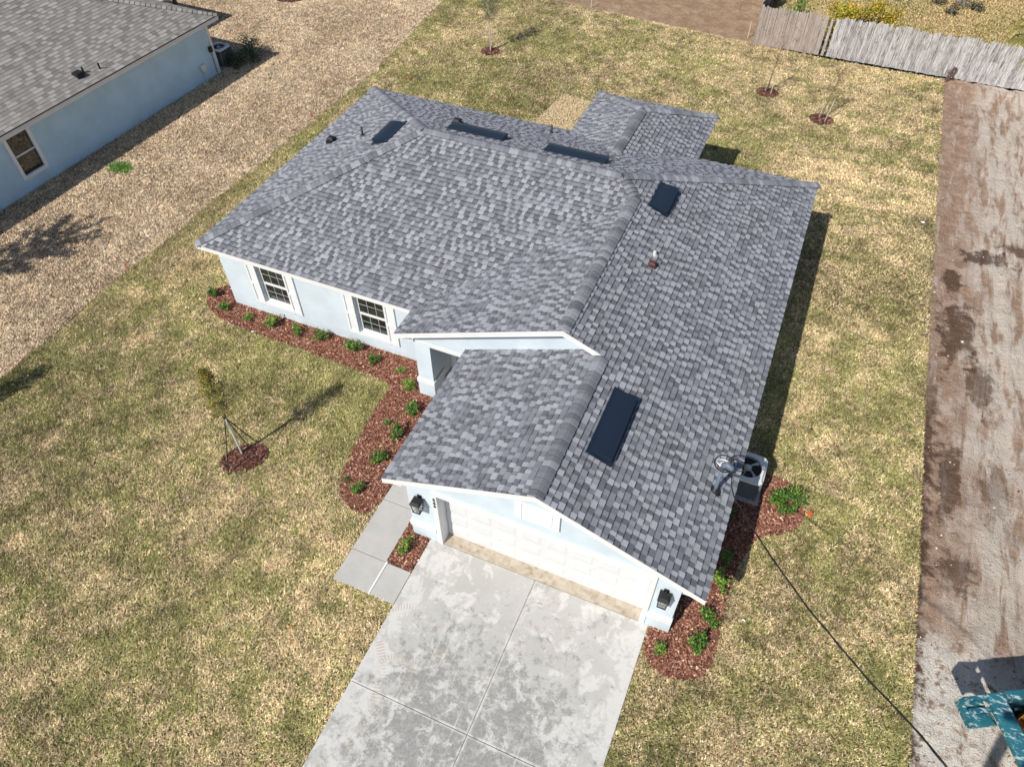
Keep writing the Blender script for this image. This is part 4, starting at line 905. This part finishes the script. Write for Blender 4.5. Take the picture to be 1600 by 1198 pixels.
M_FENCE = m_fence()
PK = []
for w in (.10, .12, .08):
    b = MB(); b.V = []; b.prism_y([(-w/2, 0), (w/2, 0), (w/2, 1.72), (w/2-.025, 1.76), (-w/2+.025, 1.76), (-w/2, 1.72)], -.009, .009); PK.append((w, mesh('picket', b.V, b.F, M_FENCE)))
def fence(p0, p1, label, gaps=()):
    a, b = Vector((*p0, 0)), Vector((*p1, 0)); L = (b-a).length; ang = math.atan2(b.y-a.y, b.x-a.x)
    t = tag(empty('wooden_fence', a, ang), label, 'fence'); x = 0.
    while x < L:
        w, me = random.choice(PK[:2]) if random.random() > .12 else PK[2]
        if not any(g0 < x+w/2 < g1 for g0, g1 in gaps):
            o = link('picket', me, t); o.location = (x+w/2, random.uniform(-.008, .008), random.uniform(-.01, .03)); o.rotation_euler = (random.uniform(-.015, .015), random.gauss(0, .006), random.uniform(-.05, .05)); o.scale = (1, 1, random.uniform(.965, 1.05)); o['tone'] = random.random()
        x += w+random.choice((.001, .002, .004, .009))
    for z in (.35, .95, 1.5): MB().box(0, L, .022, .06, z, z+.085).obj('rail', M_BARKD, t)
    for k in range(int(L/2.4)+1): MB().box(k*2.4-.045, k*2.4+.045, .062, .15, -.1, 1.7).obj('post', M_FENCE, t)
fence((-.85, 30.02), (13.3, 29.95), 'long weathered grey picket fence across the back of the lawn', ((3.02, 3.15), (3.28, 3.42)))
fence((-.9, 36.5), (-.9, 30.15), 'short return of the grey picket fence running away from the lawn corner')
STK = [(-1.25, 30.6, .75, 'pale survey stake left of the fence end'), (-9.5, 31.0, .7, 'pale survey stake where rear lawn meets bare soil')]
for x, y, h, l in STK:
    tag(MB().prism_z([(x-.02, y-.02), (x+.02, y-.02), (x+.02, y+.02), (x-.02, y+.02)], -.1, h).tube([(x, y, h), (x, y, h+.05)], [.02, .006], 4).obj('survey_stake', M_STAKE), l, 'stake')
M_BIRD = plain('rusty_iron', (.11, .06, .05), .8, .3, 20)
b = MB()
for a0, a1 in (((7.75, 29.55, -.05), (7.95, 29.85, .55)), ((7.85, 29.6, -.05), (8.1, 29.85, .5)), ((7.8, 29.7, .35), (8.15, 29.75, .1)), ((7.95, 29.85, .55), (8.1, 29.85, .5))): b.tube([a0, a1], .03, 6)
tag(b.obj('scrap_frame', M_BIRD), 'rusty brown scrap frame leaning on the fence at lawn corner', 'scrap')

# ------------------------------------------------------------------ roll-off container
def m_teal():
    t = NT('scratched_teal_paint', .5, .4); a = t.noise(5, 6, .7, t.vmul(t.p, rot=.5, sc=(1, 3, 1)), .5); b_ = t.noise(17, 5, .75)
    c = t.mix(t.ramp(t.noise(2.5, 4), .35, .65), (.010, .09, .125), (.024, .15, .19)); c = t.mix(t.math('MULTIPLY', t.ramp(a, .53, .60), .8), c, (.50, .58, .58)); c = t.mix(t.math('MULTIPLY', t.ramp(b_, .62, .7), .6), c, (.16, .11, .08))
    t.bump(b_, .3, .01); return t.col(c)
M_TEAL = m_teal()
DP = tag(empty('dumpster', (8.83, .34, 0), math.atan2(-.886, .464)), 'scratched teal roll off dumpster on the dirt at lower right', 'dumpster')
# local x runs along the sloping end, local y along the long side
Wd, Ld, Hd, SL = 2.3, 4.6, 1.86, 1.25
def slab8(a, b, c, d, t, name):          # quad plate a,b,c,d thickened along its normal
    a, b, c, d = map(Vector, (a, b, c, d)); n = (b-a).cross(d-a).normalized()*t
    MB().add([a, b, c, d, a+n, b+n, c+n, d+n], [(3, 2, 1, 0), (4, 5, 6, 7), (0, 1, 5, 4), (1, 2, 6, 5), (2, 3, 7, 6), (3, 0, 4, 7)]).obj(name, M_TEAL, DP)
zt_ = Hd-.12
slab8((.08, SL, .2), (Wd-.08, SL, .2), (Wd-.08, .02, zt_), (.08, .02, zt_), .05, 'end_wall'); slab8((.08, Ld-SL, .2), (.08, Ld-.02, zt_), (Wd-.08, Ld-.02, zt_), (Wd-.08, Ld-SL, .2), .05, 'end_wall')
MB().add([(x, y, z) for x in (0, .07) for y, z in ((SL, .2), (Ld-SL, .2), (Ld, zt_), (0, zt_))], [(0, 1, 2, 3), (7, 6, 5, 4), (0, 4, 5, 1), (1, 5, 6, 2), (2, 6, 7, 3), (3, 7, 4, 0)]).obj('side_wall', M_TEAL, DP)
MB().add([(x, y, z) for x in (Wd-.07, Wd) for y, z in ((SL, .2), (Ld-SL, .2), (Ld, zt_), (0, zt_))], [(0, 1, 2, 3), (7, 6, 5, 4), (0, 4, 5, 1), (1, 5, 6, 2), (2, 6, 7, 3), (3, 7, 4, 0)]).obj('side_wall', M_TEAL, DP)
MB().box(.07, Wd-.07, SL, Ld-SL, .2, .27).obj('floor', M_TEAL, DP)
MB().box(-.03, Wd+.03, -.06, .26, zt_, Hd).obj('top_rail', M_TEAL, DP, bevel=.015); MB().box(-.03, Wd+.03, Ld-.14, Ld+.06, zt_, Hd).obj('top_rail', M_TEAL, DP, bevel=.015)
MB().box(-.05, .11, .262, Ld-.142, zt_, Hd-.004).obj('top_rail', M_TEAL, DP, bevel=.015); MB().box(Wd-.11, Wd+.05, .262, Ld-.142, zt_, Hd-.004).obj('top_rail', M_TEAL, DP, bevel=.015)
for k in range(5): MB().box(-.07, -.002, .8+k*.75, .9+k*.75, .9, zt_-.002).obj('rib', M_TEAL, DP)
MB().box(.0, .48, -.48, -.065, Hd-.26, Hd-.2).obj('corner_step', M_TEAL, DP, bevel=.01); MB().box(-.02, .05, -.48, -.065, Hd-.198, Hd-.05).obj('step_lip', M_TEAL, DP); MB().box(.0, .48, -.53, -.482, Hd-.32, Hd-.12).obj('step_lip', M_TEAL, DP); MB().box(.18, .27, -.46, -.066, Hd-.199, Hd-.1).obj('hinge_bar', M_TEAL, DP)
slab8((.12, -.4, Hd-.3), (.34, -.4, Hd-.3), (.34, .35, Hd-.85), (.12, .35, Hd-.85), .05, 'step_brace')
for q in (.45, Wd-.45): MB().box(q-.07, q+.07, SL, Ld-SL, .0, .199).obj('skid', M_TEAL, DP)
M_CARD = plain('cardboard', lin(176, 126, 72), .85, .15, 5); M_CARD2 = plain('pale_cardboard', lin(205, 170, 125), .85, .12, 5)
dm = DP.matrix_basis.copy() if False else Matrix.Translation((8.83, .34, 0)) @ Matrix.Rotation(math.atan2(-.886, .464), 4, 'Z')
def carton(lx, ly, lz, w, d, h, rz, tilt, mat, label):
    P = dm @ Vector((lx, ly, lz)); t = tag(empty('cardboard_box', P), label, 'box', 'cartons in the dumpster'); t.rotation_euler = (tilt, tilt*.6, rz)
    b = MB(); b.box(-w/2, w/2, -d/2, -d/2+.008, 0, h); b.box(-w/2, w/2, d/2-.008, d/2, 0, h); b.box(-w/2, -w/2+.008, -d/2+.008, d/2-.008, 0, h); b.box(w/2-.008, w/2, -d/2+.008, d/2-.008, 0, h); b.box(-w/2+.008, w/2-.008, -d/2+.008, d/2-.008, 0, .008)
    b.obj('carton', mat, t)
    for sgn in (-1, 1):
        f = MB(); f.add([(-w/2, sgn*d/2, h), (w/2, sgn*d/2, h), (w/2, sgn*(d/2+d*.35), h+.12), (-w/2, sgn*(d/2+d*.35), h+.12), (-w/2, sgn*d/2, h+.007), (w/2, sgn*d/2, h+.007), (w/2, sgn*(d/2+d*.35), h+.127), (-w/2, sgn*(d/2+d*.35), h+.127)], [(0, 1, 2, 3), (7, 6, 5, 4), (0, 4, 5, 1), (1, 5, 6, 2), (2, 6, 7, 3), (3, 7, 4, 0)]); f.obj('flap', mat, t)
carton(.5, .95, .72, .6, .55, .62, -.6, .0, M_CARD, 'brown open carton nearest the dumpster corner'); carton(1.2, .85, .80, .7, .55, .62, -.9, .0, M_CARD, 'brown open carton farther along the sloping dumpster end'); carton(.55, 1.75, .27, .6, .6, 1.0, -.3, .0, M_CARD2, 'pale carton by the long dumpster side'); carton(1.5, 1.75, .27, .7, .7, .9, .2, .0, M_CARD2, 'pale wide carton in the middle of the dumpster')

# ------------------------------------------------------------------ small things on the lawns
M_RED = plain('red_plastic', (.55, .06, .05), .5, .1); M_ORG = plain('orange_plastic', (.55, .13, .04), .5, .1); M_LIT = plain('white_litter', (.8, .8, .8), .6, .05)
def flag(x, y, mat, label, h=.25):
    t = tag(empty('marker_flag', (x, y, 0)), label, 'flag'); MB().tube([(0, 0, -.03), (.02, 0, h)], .004, 4).obj('wire', M_BLACK, t)
    MB().prism_y([(.02, h-.09), (.14, h-.07), (.15, h), (.02, h)], -.002, .002).obj('flag', mat, t)
flag(-16.73, 4.89, M_RED, 'small red marker flag where front lawn meets dormant lawn'); flag(-16.6, 15.58, M_RED, 'small red marker flag beside lawn edge left of the roof'); flag(-14.6, 20.2, M_ORG, 'tiny orange marker flag on the rear left lawn', .2)
t = tag(empty('drain_cap', (5.54, 4.28, 0)), 'orange cleanout cap on the lawn beside the right mulch bed', 'cap'); MB().cyl(0, 0, -.02, .08, .06, 14).obj('pipe', M_ORG, t, True); MB().cyl(0, 0, .08, .11, .072, 14, .065).obj('lid', M_ORG, t); MB().box(-.03, .03, -.03, .03, .11, .135).obj('nut', M_ORG, t)
def scrap(x, y, mat, label, sz=.09, z=.05):
    V = []; F = []; n = 7
    for i in range(n): a = 2*math.pi*i/n; r = sz*random.uniform(.55, 1); V.append((x+r*math.cos(a), y+r*.6*math.sin(a), z+random.uniform(0, .03)))
    V.append((x, y, z+.045)); F = [(i, (i+1) % n, n) for i in range(n)]+[tuple(range(n-1, -1, -1))]
    tag(obj('litter', V, F, mat), label, 'litter')
scrap(-17.33, 6.58, M_LIT, 'white scrap of litter on the dormant side lawn'); scrap(-11.09, 4.12, M_LIT, 'white scrap at the front bed edge below left window', .08); scrap(7.45, 18.0, M_LIT, 'white scrap beside the right lawn edge', .1); scrap(7.5, 29.45, M_LIT, 'white scrap in the lawn corner below fence', .11)
scrap(-5.0, 3.75, M_RED, 'pink red scrap on mulch by the entry pier', .06, .06); scrap(-9.2, -5.3, M_ORG, 'tiny orange scrap on the front lawn near left', .05, .06); scrap(-4.6, -3.2, M_ORG, 'pink scrap on the front lawn left of the driveway', .05, .06); scrap(4.6, .9, M_LIT, 'tiny white scrap on right lawn below cable', .05, .06)
scrap(3.75, 2.75, M_RED, 'red tag beside the shaded right bed shrubs', .05, .12)
tag(MB().tube([(gr, 5.6, 1.9), (gr+.28, 5.6, 1.92), (gr+.55, 5.55, 1.86)], [.02, .02, .012], 8).obj('wall_spout', M_WHITE), 'small white pipe end sticking out below the right eave', 'pipe')

# ================================================================== GRASS
HOLES = [BED1, BED2, BED3]+[ring_poly(r) for r in RINGS]
def free(x, y):
    k = np.ones(x.shape, bool)
    for h in HOLES: k &= ~inpoly(x, y, h)
    k &= ~((x > dx0) & (x < dx1) & (y < 0)); k &= ~((x > -4.40) & (x < -3.4) & (y > -1.84) & (y < 4)); k &= ~((x > -3.45) & (x < dx0) & (y > -1.84) & (y < -.95))
    k &= ~((x > wl) & (x < gr) & (y > wy) & (y < yb-.45)); k &= ~((x > gl) & (x < gr) & (y > 0) & (y < wy)); k &= ~((x > -5.2) & (x < gl) & (y > 3.95) & (y < wy))
    k &= ~((x > px0+.4) & (x < px1-.4) & (y > yb-.5) & (y < pyb-.45))
    k &= ~((x > -12.4) & (x < -5.1) & (y > 4.7) & (y < wy))
    return k
def blades(name, x, y, L, w, lift, col, label):
    n = len(x); th = rng.uniform(0, 6.283, n); c, s_ = np.cos(th), np.sin(th); L = L*rng.uniform(.6, 1.4, n); w = w*rng.uniform(.6, 1.4, n); zt = lift*rng.uniform(.1, 1.6, n); z0 = rng.uniform(-.006, .016, n)
    V = np.stack([np.stack([x-s_*w, y+c*w, z0], -1), np.stack([x+s_*w, y-c*w, z0], -1), np.stack([x+c*L, y+s_*L, z0+zt], -1)], 1).reshape(-1, 3)
    o = obj(name, V, np.arange(n*3).reshape(-1, 3), M_BLADE, attrs={'col': np.repeat(col, 3, 0)}); tag(o, label, 'grass', kind='stuff')
def scatter(x0, x1, y0, y1, dens, f):
    n = int((x1-x0)*(y1-y0)*dens); x = rng.uniform(x0, x1, n); y = rng.uniform(y0, y1, n)
    k = inframe(x, y, np.zeros(n)) & f(x, y); return x[k], y[k]
LP = [(x+0, y) for x, y in LAWN]
def inlawn(x, y): wob = np.where(x < 0, .16, .03)*(fbm(x, y, 2.2, 21, 3)-.5)*2; return inpoly(x+wob, y+wob*.4, LP) & free(x, y)
def pick_cols(prob, cols, tonal=.16):
    n = len(prob); k = rng.random(n) < prob; a = np.array(cols[0])[rng.integers(0, len(cols[0]), n)]; b = np.array(cols[1])[rng.integers(0, len(cols[1]), n)]
    return np.where(k[:, None], a, b)*rng.uniform(1-tonal, 1+tonal, (n, 1))
GREENS = [lin(145, 142, 86), lin(158, 153, 96), lin(124, 124, 70), lin(170, 163, 110)]; STRAWS = [lin(222, 204, 154), lin(212, 192, 142), lin(230, 214, 170), lin(198, 174, 130), lin(176, 150, 112), lin(156, 130, 98)]
xa, ya = scatter(-17.5, 8.6, -12, 12, 2700, inlawn); xb, yb2 = scatter(-17.6, 8.3, 12, 32, 1700, inlawn)
x = np.r_[xa, xb]; y = np.r_[ya, yb2]
gn = .53+1.7*(fbm(x, y, .30, 31)-.5)+1.7*(fbm(x, y, 1.9, 32)-.5)+1.2*(fbm(x, y, 7.5, 33, 3)-.5)
ry = np.floor(y/.56); rx = (x+.43*ry)/1.2; roll = cellrand(rx, ry, 41); gn += (roll-.5)*np.where(y > 15, .55, .22)
fy = np.abs(y/.56-np.round(y/.56))*.56; fx = np.abs(rx-np.round(rx))*1.2; seam = (np.minimum(fx, fy) < .022) & (fbm(x, y, .9, 77) > .48) & (y > 13)
gn = np.where(seam, gn-.35, gn)
gn += .38*np.exp(-((y-3.2)/1.3)**2)*np.exp(-((x+8)/3.2)**2) + .05*(y > 15)-.08*((x > 4) & (y > 1))+.12*((x > 2.7) & (y < 0))
pale = inpoly(x, y, [(-7.85, 19.0), (-7.6, 21.8), (-6.25, 21.6), (-6.2, 19.0)])
gn = np.where(pale, gn*.25, gn)
back = inpoly(x, y, [(1.5, 17.5), (7.9, 18.5), (7.9, 21.5), (1.5, 20.5)]); gn = np.where(back & (roll > .45), gn*.2, gn)
gn = np.where(x < -16.0+.5*(fbm(x, y, 1.1, 8)-.5), np.maximum(gn, .62), gn)
col = pick_cols(np.clip(gn, .04, .93), (GREENS, STRAWS))*np.array([1.08, 1.07, 1.14]); br = 1+.6*(fbm(x, y, .22, 55, 2)-.5)+1.0*(fbm(x, y, 2.0, 51, 3)-.5)+1.0*(fbm(x, y, 13., 53, 2)-.5); col *= br[:, None]
col = np.where(pale[:, None], np.array(lin(226, 204, 164))*rng.uniform(.75, 1.2, (len(x), 1)), col); pb = back & (roll > .45); col = np.where(pb[:, None] & (col[:, :1] > .2), col*1.16, col)
far = np.clip((y-6)/20, 0, 1)
blades('lawn_grass', x, y, .056+.018*far, .0100+.003*far, .034, col, 'patchy half dormant sod lawn around the house')
LNB = lambda x, y: (inpoly(x+.16*(fbm(x, y, 2.2, 21, 3)-.5)*2, y, [(-60, -14), (-16.75, -14), (-16.72, 0), (-16.66, 8), (-16.5, 15), (-16.35, 20.5), (-16.95, 27), (-17.25, 33), (-17.25, 60), (-60, 60)]))
TC, TS = math.cos(TH), math.sin(TH)
def outn(x, y): u = (x+22.85)*TC+(y-17.53)*TS; v = -(x+22.85)*TS+(y-17.53)*TC; return ~((u < .0) & (u > nx0+.4) & (v < 0) & (v > ny0+.4)) & ~((x+24.9)**2/.7+(y-26)**2/.5 < 1)
x, y = scatter(-34, -15.8, -12, 42, 2100, lambda x, y: LNB(x, y) & outn(x, y))
gn = .30+.9*(fbm(x, y, .5, 61)-.5)+.8*(fbm(x, y, 3.0, 62)-.5)
BR = [lin(180, 152, 128), lin(152, 126, 104), lin(196, 168, 144), lin(164, 144, 112)]; TN = [lin(242, 222, 188), lin(228, 204, 168), lin(248, 234, 206), lin(216, 190, 156), lin(234, 212, 184)]
col = pick_cols(np.clip(gn, .05, .85), (BR, TN))*(1+.4*(fbm(x, y, 2.2, 52, 3)-.5)+1.0*(fbm(x, y, 12., 54, 2)-.5))[:, None]
blades('dormant_grass', x, y, .05, .0125, .036, col, 'coarse tan dormant grass between the two houses')
x = rng.normal(-21.4, .30, 1500); y = rng.normal(9.56, .20, 1500); r = ((x+21.4)/.62)**2+((y-9.56)/.40)**2 < 1.1; x, y = x[r], y[r]
o = blades('green_weeds', x, y, .09, .012, .07, pick_cols(np.full(len(x), .8), ([lin(70, 128, 34), lin(92, 150, 44)], [lin(58, 104, 32), lin(120, 165, 60)])), 'bright green weed patch on the dormant lawn by neighbouring wall')
x, y = scatter(-.6, 17, 30.2, 48, 700, lambda x, y: y > 30.15)
gn = .22+1.0*(fbm(x, y, .5, 71)-.5)+.6*(fbm(x, y, 2.5, 72)-.5)
blades('far_yard_grass', x, y, .09, .02, .05, pick_cols(np.clip(gn, .05, .8), (GREENS, [lin(228, 204, 152), lin(208, 182, 132), lin(190, 162, 120)])), 'tan rough grass of the yard beyond the fence')

# clods and pebbles on the dirt
n = 9000; x = rng.uniform(8.0, 14, n); y = rng.uniform(-1, 29.6, n); k = (rng.random(n) < (.25+.9*np.exp(-(x-8.0)/.35)+.5*(fbm(x, y, .7, 91) > .55))) & inframe(x, y, np.zeros(n), 60, 60); x, y = x[k], y[k]; n = len(x)
r = rng.gamma(1.6, .007, n)+.006; z = zdirt(x, y); V = []
for i in range(4): a = i*math.pi/2+rng.uniform(-.5, .5, n); q = r*rng.uniform(.7, 1.3, n); V.append(np.stack([x+np.cos(a)*q, y+np.sin(a)*q, z-.006], -1))
V.append(np.stack([x+r*.2, y, z+r*rng.uniform(.5, 1., n)], -1)); V = np.stack(V, 1).reshape(-1, 3); b0 = (np.arange(n)*5)[:, None]
F = np.concatenate([b0+np.array([[i, (i+1) % 4, 4]]) for i in range(4)], 0)
cc = np.array([lin(150, 126, 110), lin(120, 95, 80), lin(190, 172, 156), lin(215, 205, 192), lin(96, 74, 62)])[rng.choice(5, n, p=[.35, .25, .2, .1, .1])]
tag(obj('soil_clods', V, F, M_CHIP, attrs={'col': np.repeat(cc, 5, 0)}), 'loose clods and pebbles on the graded dirt', 'soil', kind='stuff')
